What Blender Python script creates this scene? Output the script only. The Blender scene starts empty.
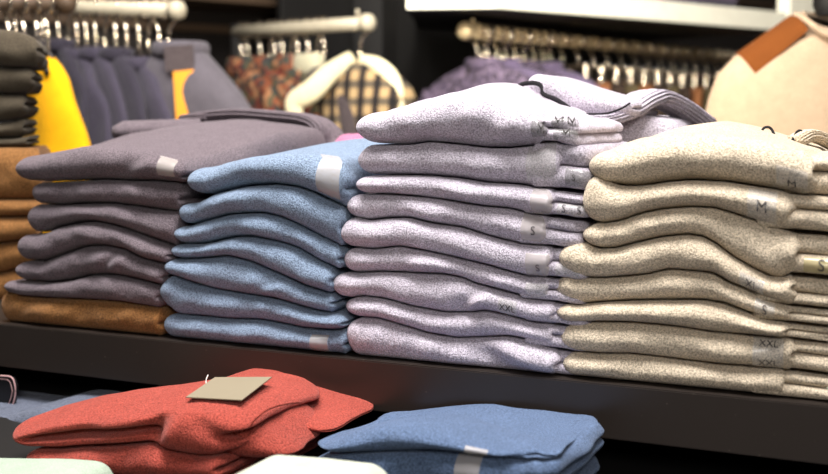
import bpy, math, random
import numpy as np
from mathutils import Vector
random.seed(7)
PI = math.pi
SC = bpy.context.scene
COL = SC.collection

# ------------------------------------------------------------------ place and camera
ZS = 1.0                       # height of the upper shelf board above the floor
F = 1125.0
YAW = math.radians(24.3)
PITCH = math.atan(120 / F)
CAM = np.array([0.0, -1.32, ZS + 0.323])
F0 = np.array([-math.sin(YAW), math.cos(YAW), 0.0])
RT = np.array([math.cos(YAW), math.sin(YAW), 0.0])
UP = np.array([0.0, 0.0, 1.0])
FW = F0 * math.cos(PITCH) - UP * math.sin(PITCH)
UV = UP * math.cos(PITCH) + F0 * math.sin(PITCH)


def ray(px, py):
    return (px - 414) / F * RT - (py - 237) / F * UV + FW


def pxof(P):
    v = np.asarray(P) - CAM
    return 414 + F * (v @ RT) / (v @ FW)


def onY(px, py, y):
    """point of the photograph measured on the upright plane Y = y"""
    r = ray(px, py)
    return CAM + r * (y - CAM[1]) / r[1]


K = 1.2                        # the clothes rails stand well behind the fixture


def onD(px, py, zc):
    """point of the photograph measured at a horizontal distance zc in front of the camera"""
    r = ray(px, py)
    return CAM + r * zc * K / float(r @ F0)


def G(x, z, h):
    return CAM + (RT * x + F0 * z + UP * h) * K


UPK, RTK = UP * K, RT * K


cam = bpy.data.cameras.new('camera')
cam_o = bpy.data.objects.new('camera', cam)
COL.objects.link(cam_o)
cam_o.location = CAM
cam_o.rotation_euler = (PI / 2 - PITCH, 0, YAW)
cam.sensor_width = 36
cam.lens = 36 * F / 828
cam.dof.use_dof = True
cam.dof.focus_distance = 1.47
cam.dof.aperture_fstop = 3.4
cam.clip_end = 60
SC.camera = cam_o

# ------------------------------------------------------------------ materials


def lin(c):
    out = []
    for v in c[:3]:
        v = v / 255.0
        out.append(v / 12.92 if v <= 0.04045 else ((v + 0.055) / 1.055) ** 2.4)
    return (*out, 1.0)


def new_mat(name):
    m = bpy.data.materials.new(name)
    m.use_nodes = True
    nt = m.node_tree
    b = nt.nodes['Principled BSDF']
    return m, nt, b


def wool(name, col, grain=0.36, scale=480, bump=0.9, sheen=0.35, fleck=None):
    """heathered felted knit: coarse and fine fibre noise in the colour, fine bump"""
    m, nt, b = new_mat(name)
    L = nt.links
    tc = nt.nodes.new('ShaderNodeTexCoord')
    n1 = nt.nodes.new('ShaderNodeTexNoise'); n1.inputs['Scale'].default_value = scale
    n1.inputs['Detail'].default_value = 2.5; n1.inputs['Roughness'].default_value = 0.65
    n2 = nt.nodes.new('ShaderNodeTexNoise'); n2.inputs['Scale'].default_value = 38
    n2.inputs['Detail'].default_value = 3
    L.new(tc.outputs['Object'], n1.inputs['Vector']); L.new(tc.outputs['Object'], n2.inputs['Vector'])
    r1 = nt.nodes.new('ShaderNodeValToRGB')
    c = np.array(lin(col)[:3])
    lo = c * (1 - grain * 1.25); hi = np.clip(c * (1 + grain), 0, 0.92)
    r1.color_ramp.elements[0].position = 0.37; r1.color_ramp.elements[1].position = 0.63
    r1.color_ramp.elements[0].color = (*lo, 1); r1.color_ramp.elements[1].color = (*hi, 1)
    if fleck:
        e = r1.color_ramp.elements.new(0.72); e.color = lin(fleck)
    L.new(n1.outputs['Fac'], r1.inputs['Fac'])
    mx = nt.nodes.new('ShaderNodeMixRGB'); mx.blend_type = 'MULTIPLY'; mx.inputs['Fac'].default_value = 0.5
    r2 = nt.nodes.new('ShaderNodeValToRGB')
    r2.color_ramp.elements[0].position = 0.3; r2.color_ramp.elements[1].position = 0.7
    r2.color_ramp.elements[0].color = (0.8, 0.8, 0.8, 1); r2.color_ramp.elements[1].color = (1, 1, 1, 1)
    L.new(n2.outputs['Fac'], r2.inputs['Fac'])
    L.new(r1.outputs['Color'], mx.inputs['Color1']); L.new(r2.outputs['Color'], mx.inputs['Color2'])
    L.new(mx.outputs['Color'], b.inputs['Base Color'])
    bp = nt.nodes.new('ShaderNodeBump'); bp.inputs['Strength'].default_value = bump
    bp.inputs['Distance'].default_value = 0.002
    L.new(n1.outputs['Fac'], bp.inputs['Height']); L.new(bp.outputs['Normal'], b.inputs['Normal'])
    b.inputs['Roughness'].default_value = 0.95
    b.inputs['Specular IOR Level'].default_value = 0.12
    b.inputs['Sheen Weight'].default_value = sheen
    b.inputs['Sheen Roughness'].default_value = 0.45
    b.inputs['Sheen Tint'].default_value = (*np.clip(c * 1.2 + 0.25, 0, 1), 1)
    return m


def plain(name, col, rough=0.6, metal=0.0, spec=0.4, noise=0.12, scale=25):
    m, nt, b = new_mat(name)
    tc = nt.nodes.new('ShaderNodeTexCoord')
    n = nt.nodes.new('ShaderNodeTexNoise'); n.inputs['Scale'].default_value = scale
    n.inputs['Detail'].default_value = 3
    r = nt.nodes.new('ShaderNodeValToRGB')
    c = np.array(lin(col)[:3])
    r.color_ramp.elements[0].color = (*(c * (1 - noise)), 1)
    r.color_ramp.elements[1].color = (*np.clip(c * (1 + noise), 0, 1), 1)
    nt.links.new(tc.outputs['Object'], n.inputs['Vector'])
    nt.links.new(n.outputs['Fac'], r.inputs['Fac'])
    nt.links.new(r.outputs['Color'], b.inputs['Base Color'])
    b.inputs['Roughness'].default_value = rough
    b.inputs['Metallic'].default_value = metal
    b.inputs['Specular IOR Level'].default_value = spec
    return m


def film(name, col, alpha, rough=0.22):
    m, nt, b = new_mat(name)
    b.inputs['Base Color'].default_value = lin(col)
    b.inputs['Alpha'].default_value = alpha
    b.inputs['Roughness'].default_value = rough
    b.inputs['Specular IOR Level'].default_value = 0.7
    return m


def shelf_mat(name):
    """black-brown satin lacquer with fine dust specks and scratches"""
    m, nt, b = new_mat(name)
    L = nt.links
    tc = nt.nodes.new('ShaderNodeTexCoord')
    n = nt.nodes.new('ShaderNodeTexNoise'); n.inputs['Scale'].default_value = 160; n.inputs['Detail'].default_value = 4
    r = nt.nodes.new('ShaderNodeValToRGB')
    r.color_ramp.elements[0].position = 0.70; r.color_ramp.elements[0].color = lin((43, 36, 32))
    r.color_ramp.elements[1].position = 0.78; r.color_ramp.elements[1].color = lin((120, 108, 98))
    L.new(tc.outputs['Object'], n.inputs['Vector']); L.new(n.outputs['Fac'], r.inputs['Fac'])
    L.new(r.outputs['Color'], b.inputs['Base Color'])
    n2 = nt.nodes.new('ShaderNodeTexNoise'); n2.inputs['Scale'].default_value = 9
    mr = nt.nodes.new('ShaderNodeMapRange'); mr.inputs['To Min'].default_value = 0.3; mr.inputs['To Max'].default_value = 0.45
    L.new(tc.outputs['Object'], n2.inputs['Vector']); L.new(n2.outputs['Fac'], mr.inputs['Value'])
    L.new(mr.outputs['Result'], b.inputs['Roughness'])
    b.inputs['Specular IOR Level'].default_value = 0.6
    return m


def plaid(name, base, dark, mid, scale=26):
    m, nt, b = new_mat(name)
    L = nt.links
    tc = nt.nodes.new('ShaderNodeTexCoord')
    cols = []
    for ax, sc_ in (('X', scale), ('Z', scale * 0.9)):
        w = nt.nodes.new('ShaderNodeTexWave'); w.bands_direction = ax
        w.inputs['Scale'].default_value = sc_ / 6.28 * 1.6; w.inputs['Distortion'].default_value = 0.6
        L.new(tc.outputs['Object'], w.inputs['Vector'])
        r = nt.nodes.new('ShaderNodeValToRGB'); r.color_ramp.interpolation = 'CONSTANT'
        r.color_ramp.elements[0].color = lin(dark)
        e = r.color_ramp.elements[1]; e.position = 0.3; e.color = lin(mid)
        e = r.color_ramp.elements.new(0.48); e.color = lin(base)
        L.new(w.outputs['Fac'], r.inputs['Fac']); cols.append(r)
    mx = nt.nodes.new('ShaderNodeMixRGB'); mx.blend_type = 'MULTIPLY'; mx.inputs['Fac'].default_value = 0.85
    L.new(cols[0].outputs['Color'], mx.inputs['Color1']); L.new(cols[1].outputs['Color'], mx.inputs['Color2'])
    L.new(mx.outputs['Color'], b.inputs['Base Color'])
    b.inputs['Roughness'].default_value = 0.9
    return m


def specks(name, cols, scale=60):
    m, nt, b = new_mat(name)
    L = nt.links
    tc = nt.nodes.new('ShaderNodeTexCoord')
    v = nt.nodes.new('ShaderNodeTexVoronoi'); v.inputs['Scale'].default_value = scale
    L.new(tc.outputs['Object'], v.inputs['Vector'])
    r = nt.nodes.new('ShaderNodeValToRGB'); r.color_ramp.interpolation = 'CONSTANT'
    sp = nt.nodes.new('ShaderNodeSeparateColor')
    L.new(v.outputs['Color'], sp.inputs['Color'])
    L.new(sp.outputs[0], r.inputs['Fac'])
    els = r.color_ramp.elements
    els[0].color = lin(cols[0])
    els[1].position = 1 / len(cols); els[1].color = lin(cols[1])
    for i, c in enumerate(cols[2:], 2):
        e = els.new(i / len(cols)); e.color = lin(c)
    L.new(r.outputs['Color'], b.inputs['Base Color'])
    b.inputs['Roughness'].default_value = 0.9
    return m


M = {}
M['plum'] = wool('plum_wool', (106, 96, 102))
M['plum_dark'] = wool('plum_neck_shadow_wool', (96, 84, 92))
M['blue'] = wool('blue_wool', (124, 140, 162))
M['lilac'] = wool('lilac_wool', (192, 184, 196))
M['tan'] = wool('oatmeal_wool', (205, 190, 168))
M['brown'] = wool('caramel_brown_wool', (140, 98, 58))
M['red'] = wool('brick_red_wool', (160, 72, 61))
M['denim'] = wool('slate_blue_wool', (88, 106, 136))
M['slate'] = wool('slate_grey_wool', (94, 100, 116))
M['olive'] = wool('dark_olive_wool', (78, 70, 58), grain=0.2)
M['yellow'] = wool('bright_yellow_fleece', (240, 176, 20), grain=0.06, sheen=0.1)
M['mint'] = wool('pale_mint_wool', (172, 188, 170), grain=0.12)
M['cream'] = wool('cream_wool', (196, 200, 184), grain=0.12)
M['pink'] = wool('dusty_pink_wool', (176, 116, 146), grain=0.2)
M['navy'] = wool('navy_plum_padded_cloth', (66, 62, 76), grain=0.15, scale=300)
M['navy2'] = wool('dark_navy_padded_cloth', (54, 51, 62), grain=0.15, scale=300)
M['greyjk'] = wool('grey_quilted_cloth', (92, 88, 96), grain=0.15, scale=300)
M['orange'] = plain('orange_lining', (226, 150, 40), 0.7)
M['fluff'] = wool('cream_shearling', (240, 226, 188), grain=0.10, scale=200)
M['fluff2'] = wool('greenish_cream_shearling', (204, 200, 172), grain=0.12, scale=200)
M['plaid'] = plaid('cream_plaid_cloth', (206, 188, 156), (50, 44, 48), (132, 114, 96))
M['charcoal'] = wool('charcoal_cloth', (78, 70, 72), grain=0.2, scale=300)
M['floral'] = specks('floral_cloth', [(50, 48, 42), (130, 72, 46), (84, 80, 58), (170, 120, 84), (50, 52, 52), (110, 50, 38), (60, 66, 60)], 46)
M['pattern'] = specks('dotted_purple_knit', [(66, 56, 74), (84, 72, 92), (52, 44, 56), (104, 90, 110)], 70)
M['purple'] = wool('muted_purple_knit', (104, 92, 118), grain=0.2, scale=300)
M['trousers'] = plain('dark_brown_trouser_cloth', (62, 48, 40), 0.9)
M['trousers2'] = plain('rust_brown_trouser_cloth', (150, 98, 62), 0.9)
M['trousers3'] = plain('khaki_trouser_cloth', (96, 84, 60), 0.9)
M['beige'] = wool('beige_sweat_cloth', (180, 156, 130), grain=0.06, scale=300, bump=0.2)
M['suede'] = plain('brown_suede', (104, 58, 24), 0.95, spec=0.1)
M['shelf'] = shelf_mat('dark_lacquered_shelf')
M['black'] = plain('matt_black_panel', (18, 17, 17), 0.6)
M['wallm'] = plain('dark_wall_panelling', (34, 29, 27), 0.7, scale=3)
M['strip'] = plain('bronze_wall_strip', (84, 68, 54), 0.5, scale=8)
M['rail'] = plain('cream_enamelled_rail', (180, 172, 152), 0.35)
M['brass'] = plain('warm_metal_rail', (212, 190, 150), 0.35, metal=0.25)
M['chrome'] = plain('bright_hook_metal', (226, 214, 196), 0.16, metal=0.95, noise=0.03)
M['white'] = plain('cream_white_board', (250, 244, 226), 0.5)
M['floor'] = plain('grey_shop_floor', (120, 112, 104), 0.5, scale=4)
M['ceil'] = plain('dark_ceiling', (60, 58, 56), 0.9)
M['film'] = film('clear_size_sticker', (214, 212, 208), 0.34)
M['film_s'] = film('silvery_size_sticker', (206, 198, 192), 0.42)
M['film_g'] = film('greyish_size_sticker', (140, 138, 138), 0.5)
M['film_y'] = film('yellowed_size_sticker', (206, 192, 140), 0.5)
M['ink'] = plain('dark_sticker_print', (60, 56, 56), 0.6)
M['inkw'] = plain('white_sticker_print', (236, 234, 230), 0.6)
M['tape'] = plain('black_neck_tape', (26, 24, 28), 0.9)
M['card'] = plain('greige_card', (132, 122, 102), 0.6, noise=0.04)
M['string'] = plain('white_plastic_string', (240, 236, 230), 0.4)
M['leather'] = plain('black_leather', (22, 20, 22), 0.35)
M['stitch'] = plain('pale_pink_edging', (200, 160, 160), 0.5)
M['hangw'] = plain('dark_hanger_plastic', (40, 34, 32), 0.5)

# ------------------------------------------------------------------ object helpers


def mesh_obj(name, verts, faces, mat, parent=None, smooth=True):
    me = bpy.data.meshes.new(name)
    me.from_pydata([tuple(map(float, v)) for v in verts], [], [tuple(int(i) for i in f) for f in faces])
    me.materials.append(mat)
    if smooth:
        me.polygons.foreach_set('use_smooth', [True] * len(me.polygons))
    me.update()
    o = bpy.data.objects.new(name, me)
    COL.objects.link(o)
    if parent is not None:
        o.parent = parent
        o.matrix_parent_inverse = parent.matrix_world.inverted()
        if parent.type == 'EMPTY':
            o.location = (0, 0, 0)
    return o


def tag(o, label, cat, group=None, kind=None):
    if label: o['label'] = label
    if cat: o['category'] = cat
    if group: o['group'] = group
    if kind: o['kind'] = kind
    return o


def thing(name, loc, label, cat, group=None):
    o = bpy.data.objects.new(name, None)
    COL.objects.link(o)
    o.empty_display_size = 0.05
    o.location = loc
    bpy.context.view_layer.update()
    return tag(o, label, cat, group)


def grid_faces(nu, nv, wrap_u=True, base=0):
    fs = []
    for j in range(nv - 1):
        for i in range(nu if wrap_u else nu - 1):
            a = base + j * nu + i; b_ = base + j * nu + (i + 1) % nu
            fs.append((a, b_, b_ + nu, a + nu))
    return fs


def box(name, lo, hi, mat, parent=None, bev=0.002):
    import bmesh
    bm = bmesh.new()
    bmesh.ops.create_cube(bm, size=1)
    for v in bm.verts:
        v.co = Vector([lo[k] + (v.co[k] + 0.5) * (hi[k] - lo[k]) for k in range(3)])
    if bev > 0:
        bmesh.ops.bevel(bm, geom=bm.edges[:], offset=bev, segments=2, affect='EDGES')
    me = bpy.data.meshes.new(name); bm.to_mesh(me); bm.free()
    me.materials.append(mat)
    o = bpy.data.objects.new(name, me); COL.objects.link(o)
    if parent is not None:
        o.parent = parent; o.matrix_parent_inverse = parent.matrix_world.inverted()
    return o


def prism(name, foot, z0, z1, mat, parent=None):
    n = len(foot)
    vs = [(p[0], p[1], z0) for p in foot] + [(p[0], p[1], z1) for p in foot]
    fs = [tuple(range(n))[::-1], tuple(range(n, 2 * n))] + [(i, (i + 1) % n, n + (i + 1) % n, n + i) for i in range(n)]
    o = mesh_obj(name, vs, fs, mat, parent, smooth=False)
    md = o.modifiers.new('bevel', 'BEVEL'); md.width = 0.003; md.segments = 2
    return o


def catmull(pts, n):
    p = np.array(pts, float)
    p = np.vstack([2 * p[0] - p[1], p, 2 * p[-1] - p[-2]])
    out = []
    seg = len(p) - 3
    for t in np.linspace(0, seg - 1e-6, n):
        i = int(t); u = t - i
        a, b_, c, d = p[i:i + 4]
        out.append(0.5 * (2 * b_ + (c - a) * u + (2 * a - 5 * b_ + 4 * c - d) * u * u + (3 * b_ - a - 3 * c + d) * u ** 3))
    return np.array(out)


def sweep(name, pts, mat, r=0.003, parent=None, n=40, prof=None, up=(0, 0, 1), m=10, taper=None):
    """sweep a closed profile [(side, up)] along a smooth path"""
    P = catmull(pts, n) if len(pts) > 2 else np.array([np.array(pts[0]) * (1 - t) + np.array(pts[1]) * t for t in np.linspace(0, 1, max(3, n // 8))])
    n = len(P)
    if prof is None:
        prof = [(r * math.cos(2 * PI * k / m), r * math.sin(2 * PI * k / m)) for k in range(m)]
    m = len(prof)
    T = np.gradient(P, axis=0)
    T /= np.linalg.norm(T, axis=1)[:, None] + 1e-12
    upv = np.array(up, float)
    vs = []
    for i in range(n):
        s = np.cross(T[i], upv)
        if np.linalg.norm(s) < 0.05:
            s = np.cross(T[i], np.array([1.0, 0.2, 0]))
        s /= np.linalg.norm(s)
        u = np.cross(s, T[i])
        k = 1.0 if taper is None else taper(i / (n - 1))
        for a, b_ in prof:
            vs.append(P[i] + s * a * k + u * b_ * k)
    fs = grid_faces(m, n)
    fs += [tuple(range(m))[::-1], tuple((n - 1) * m + k for k in range(m))]
    return mesh_obj(name, vs, fs, mat, parent)


# ------------------------------------------------------------------ folded knitwear


class Noise:
    def __init__(self, seed, freq, k=7):
        r = np.random.RandomState(seed)
        d = r.normal(size=(k, 3)); d /= np.linalg.norm(d, axis=1)[:, None]
        self.d = d * (freq * (0.5 + 1.0 * r.rand(k)))[:, None] * 2 * PI
        self.p = r.rand(k) * 2 * PI
        self.k = k

    def __call__(self, x, y, z):
        s = 0
        for d, p in zip(self.d, self.p):
            s = s + np.sin(d[0] * x + d[1] * y + d[2] * z + p)
        return s / math.sqrt(self.k)


def curve_fn(pts, yf):
    """polyline measured on the front of the pile -> smooth height over X"""
    w = np.array([onY(px, py, yf) for px, py in pts])
    xs, zs = w[:, 0], w[:, 2]
    o = np.argsort(xs); xs, zs = xs[o], zs[o]
    g = np.linspace(xs[0] - 0.06, xs[-1] + 0.06, 260)
    v = np.interp(g, xs, zs)
    ker = np.exp(-np.linspace(-2, 2, 13) ** 2); ker /= ker.sum()
    v = np.convolve(np.pad(v, 6, mode='edge'), ker, mode='valid')
    return lambda X: np.interp(X, g, v)


class Pad:
    """a garment folded to a flat cushion: rounded fold all round, open layered edge on chosen sides"""

    def __init__(s, xl, xr, yf, D, zb, zt, R=0.02, rc=(0.022, 0.016, 0.03, 0.03), lobes=(0.0,), groove=0.011, lobe_side='R',
                 seed=0, amp=0.003, creases=(), topn=0.0, pw=1.92, fr=9, rise=None, front_lobe=None, setin=0.003):
        s.__dict__.update(dict(xl=xl, xr=xr, yf=yf, D=D, zb=zb, zt=zt, R=R, rc=rc, lobes=lobes, groove=groove, lobe_side=lobe_side,
                               amp=amp, creases=creases, topn=topn, pw=pw, rise=rise, front_lobe=front_lobe, setin=setin))
        s.n1 = Noise(seed * 3 + 1, fr); s.n2 = Noise(seed * 3 + 2, fr * 2.6); s.n3 = Noise(seed * 3 + 5, 7)
        fl, fr_, br, bl = rc
        w = xr - xl
        s.segs = [('s', 0, w - fl - fr_), ('c', 1, fr_ * PI / 2), ('s', 1, D - fr_ - br), ('c', 2, br * PI / 2),
                  ('s', 2, w - br - bl), ('c', 3, bl * PI / 2), ('s', 3, D - bl - fl), ('c', 0, fl * PI / 2)]
        s.cum = np.concatenate([[0], np.cumsum([q[2] for q in s.segs])])
        s.L = s.cum[-1]
        s.front = s.segs[0][2]

    # corners: 0 front-left, 1 front-right, 2 back-right, 3 back-left
    def plan(s, sv, inset):
        sv = np.mod(sv, s.L)
        k = np.clip(np.searchsorted(s.cum, sv, side='right') - 1, 0, 7)
        t = (sv - s.cum[k]) / np.maximum(s.cum[k + 1] - s.cum[k], 1e-9)
        rc = np.array(s.rc)
        ox = np.array([s.xl, s.xr, s.xr, s.xl]); oy = np.array([s.yf, s.yf, s.yf + s.D, s.yf + s.D])
        sx = np.array([1, -1, -1, 1]); sy = np.array([1, 1, -1, -1])
        a0 = np.array([PI, -PI / 2, 0, PI / 2])          # start angle of each corner arc

        def arc(c, tt):
            r = rc[c]
            re = np.maximum(r - inset, 0.2 * r)
            cx = ox[c] + sx[c] * (inset + re); cy = oy[c] + sy[c] * (inset + re)
            a = a0[c] + tt * PI / 2
            return cx + re * np.cos(a), cy + re * np.sin(a), np.cos(a), np.sin(a)
        kind = np.array([0 if q[0] == 's' else 1 for q in s.segs])[k]
        idx = np.array([q[1] for q in s.segs])[k]
        one = np.ones_like(t)
        xa, ya, na, ma = arc(idx, one)
        xb, yb, _, _ = arc((idx + 1) % 4, one * 0)
        xs, ys = xa + (xb - xa) * t, ya + (yb - ya) * t
        xc, yc, nc, mc = arc(idx, t)
        X = np.where(kind == 0, xs, xc); Y = np.where(kind == 0, ys, yc)
        nx = np.where(kind == 0, na, nc); ny = np.where(kind == 0, ma, mc)
        return X, Y, nx, ny

    def top(s, X, Y):
        z = s.zt(X)
        if s.rise is not None:
            z = z + s.rise(X, Y)
        if s.topn:
            z = z + s.topn * s.n3(X, Y, 0)
        return z

    def S(s, sv, th):
        sv = np.asarray(sv, float) + 0 * np.asarray(th, float); th = np.asarray(th, float) + 0 * sv
        h = np.sin(th)
        X, Y, nx, ny = s.plan(sv, np.zeros_like(sv))
        base = s.R * (1 - np.maximum(1 - np.abs(h) ** s.pw, 0) ** (1 / s.pw))
        wl = np.zeros_like(sv)
        if 'R' in s.lobe_side: wl = np.maximum(wl, np.clip((nx - 0.35) / 0.5, 0, 1))
        if 'L' in s.lobe_side: wl = np.maximum(wl, np.clip((-nx - 0.35) / 0.5, 0, 1))
        if s.front_lobe is not None:
            wl = np.maximum(wl, np.clip((-ny - 0.3) / 0.5, 0, 1) * s.front_lobe(X))
        br = [-1.0] + list(s.lobes) + [1.0]
        lob = np.zeros_like(h)
        for a, b_ in zip(br[:-1], br[1:]):
            q = (h >= a) & (h <= b_)
            u = (2 * h - a - b_) / (b_ - a)
            lob = np.where(q, s.groove * (1 - np.sqrt(np.maximum(1 - u * u, 0))), lob)
        ins = base * (1 - wl) + (np.maximum(lob, base * 0.55) + s.setin) * wl
        X, Y, nx, ny = s.plan(sv, ins)
        zb, zt = s.zb(X), s.top(X, Y)
        z = 0.5 * (zb + zt) + 0.5 * (zt - zb) * h
        env = (1 - h * h)
        d = s.amp * env * (s.n1(X, Y, z) + 0.4 * s.n2(X, Y, z))
        for (cx, slope, wd, dep) in s.creases:
            e = (X - cx - slope * h) / wd
            d = d + env * np.clip(-ny, 0, 1) * dep * (-np.exp(-e * e) + 0.7 * np.exp(-(e - 1.6) ** 2))
        return np.stack([X + nx * d, Y + ny * d, z], -1)

    def N(s, sv, th):
        e = 1e-4
        a = s.S(sv + e, th) - s.S(sv - e, th)
        b_ = s.S(sv, th + 0.01) - s.S(sv, th - 0.01)
        n = np.cross(a, b_)
        return n / (np.linalg.norm(n, axis=-1)[..., None] + 1e-12)

    def mesh(s, name, mat, parent=None, nf=100, rows=37, caps=12):
        sv = np.concatenate([np.linspace(s.cum[i], s.cum[i + 1], c, endpoint=False) for i, c in enumerate((nf, 12, 34, 6, 24, 6, 30, 12))])
        n = len(sv)
        th = np.linspace(-PI / 2, PI / 2, rows)
        P = s.S(sv[None, :] + 0 * th[:, None], th[:, None] + 0 * sv[None, :])
        V = [P.reshape(-1, 3)]
        F_ = grid_faces(n, rows)
        off = rows * n
        ym = s.yf + s.D / 2; mm = min(s.xr - s.xl, s.D) * 0.45
        for sgn, K in ((1, caps), (-1, 3)):
            rim = P[-1] if sgn > 0 else P[0]
            last = (rows - 1) * n if sgn > 0 else 0
            for k in range(1, K + 1):
                t = k / K
                if K > 4: t = t ** 1.15
                X = rim[:, 0] * (1 - t) + np.clip(rim[:, 0], s.xl + mm, s.xr - mm) * t
                Y = rim[:, 1] * (1 - t) + ym * t
                Z = s.top(X, Y) if sgn > 0 else s.zb(X)
                V.append(np.stack([X, Y, Z], -1))
                for i in range(n):
                    a, b_ = last + i, last + (i + 1) % n
                    c, d = off + (i + 1) % n, off + i
                    F_.append((a, b_, c, d) if sgn > 0 else (b_, a, d, c))
                last = off; off += n
        return mesh_obj(name, np.vstack(V), F_, mat, parent)

    def sticker(s, parent, s0, s1, t0, t1, mat, text=None, rep=3, along='t', ink='ink', size=0.0095, cut=0.0, label=None):
        """film strip lying on the knit between two places of the edge; the size letters are printed on it"""
        nu, nv = 14, 22
        u = np.linspace(0, 1, nu)[None, :] + np.zeros((nv, 1)); v = np.linspace(0, 1, nv)[:, None] + np.zeros((1, nu))
        sv = s0 + (s1 - s0) * u + cut * np.sin(v * PI) * u
        th = t0 + (t1 - t0) * v
        P = s.S(sv, th) + s.N(sv, th) * 0.0011
        o = mesh_obj('size_sticker', P.reshape(-1, 3), grid_faces(nu, nv, False), mat, parent)
        if label: o['label'] = label
        if text:
            tv, tf = text_mesh(text, size)
            for r in range(rep):
                q = (r + 0.5) / rep
                sc_, tc_ = (s0 + (s1 - s0) * 0.5, t0 + (t1 - t0) * q) if along == 't' else (s0 + (s1 - s0) * q, (t0 + t1) / 2)
                # local scale of theta at this place
                e = 0.05
                d = np.linalg.norm(s.S(np.array(sc_), np.array(tc_ + e)) - s.S(np.array(sc_), np.array(tc_ - e))) / (2 * e)
                ss = sc_ + tv[:, 0]; tt = tc_ + tv[:, 1] / max(d, 0.004)
                PP = s.S(ss, tt) + s.N(ss, tt) * 0.0019
                mesh_obj('size_letters', PP, tf, M[ink], o, smooth=False)
        return o


_tc = {}


def text_mesh(txt, size):
    if (txt, size) in _tc: return _tc[(txt, size)]
    cu = bpy.data.curves.new('letters', 'FONT')
    cu.body = txt; cu.size = size * 1.4; cu.align_x = 'CENTER'; cu.align_y = 'CENTER'
    ob = bpy.data.objects.new('letters', cu); COL.objects.link(ob)
    dg = bpy.context.evaluated_depsgraph_get()
    me = bpy.data.meshes.new_from_object(ob.evaluated_get(dg))
    V = np.array([v.co[:] for v in me.vertices]); F_ = [tuple(p.vertices) for p in me.polygons]
    bpy.data.objects.remove(ob); bpy.data.curves.remove(cu); bpy.data.meshes.remove(me)
    _tc[(txt, size)] = (V, F_)
    return V, F_


GAP = 0.0009


def X_at(px, py, y):
    return float(onY(px, py, y)[0])


def offs(fn, d):
    return lambda X: fn(X) + d


def flat(z):
    return lambda X: np.zeros_like(np.asarray(X, float)) + z


def clampX(fn, a, b):
    return lambda X: fn(np.clip(X, a, b))


# ------------------------------------------------------------------ the shop: floor, walls, display fixture
WA, WDIR = np.array([-1.01, 3.63]), np.array([0.73, 0.67]) / math.hypot(0.73, 0.67)


def wallpt(t, off=0.0):
    q = WA + WDIR * t + np.array([WDIR[1], -WDIR[0]]) * off       # off > 0: towards the viewer's side
    return G(q[0], q[1], 0)[:2]


fl = prism('floor', [(-6, -4), (6, -4), (6, 9), (-6, 9)], -0.05, 0, M['floor']); tag(fl, None, None, kind='structure')
ce = prism('ceiling', [(-6, -4), (6, -4), (6, 9), (-6, 9)], 3.3, 3.35, M['ceil']); tag(ce, None, None, kind='structure')
wl = prism('wall_back', [wallpt(-3.2), wallpt(7.2), wallpt(7.2, -0.1), wallpt(-3.2, -0.1)], 0, 3.3, M['wallm']); tag(wl, None, None, kind='structure')
for i, hgt in enumerate((0.30, 0.62)):
    st = prism('trim_%d' % (i + 1), [wallpt(-3.2, 0.0), wallpt(7.2, 0.0), wallpt(7.2, 0.025), wallpt(-3.2, 0.025)],
               CAM[2] + K * hgt - 0.016, CAM[2] + K * hgt + 0.016, M['strip'])
    tag(st, None, None, kind='structure')

fx = thing('display_fixture', (-0.7, 0.5, 0), 'dark lacquered two-level display fixture carrying the folded sweaters', 'display fixture')
XL0, XR0 = -2.3, 0.9
box('upper_shelf', (XL0, 0.004, ZS - 0.067), (XR0, 0.66, ZS), M['shelf'], fx, 0.002)
box('shelf_fascia', (XL0, 0.0, ZS - 0.0685), (XR0, 0.018, ZS - 0.0005), M['shelf'], fx, 0.0015)
TZ = ZS - 0.12
box('lower_shelf', (XL0, -0.75, TZ - 0.04), (XR0, 0.62, TZ), M['black'], fx, 0.002)
box('back_panel', (XL0, 0.62, 0), (XR0, 0.65, ZS - 0.068), M['black'], fx, 0.0)
box('plinth', (XL0 + 0.05, -0.65, 0), (XR0 - 0.05, 0.61, TZ - 0.041), M['black'], fx, 0.0)

# ------------------------------------------------------------------ piles on the upper shelf
YF = 0.004
ORD = ['topmost', 'second from top', 'third from top', 'fourth from top', 'fifth from top', 'sixth from top', 'seventh from top', 'eighth from top', 'lowest']


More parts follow.
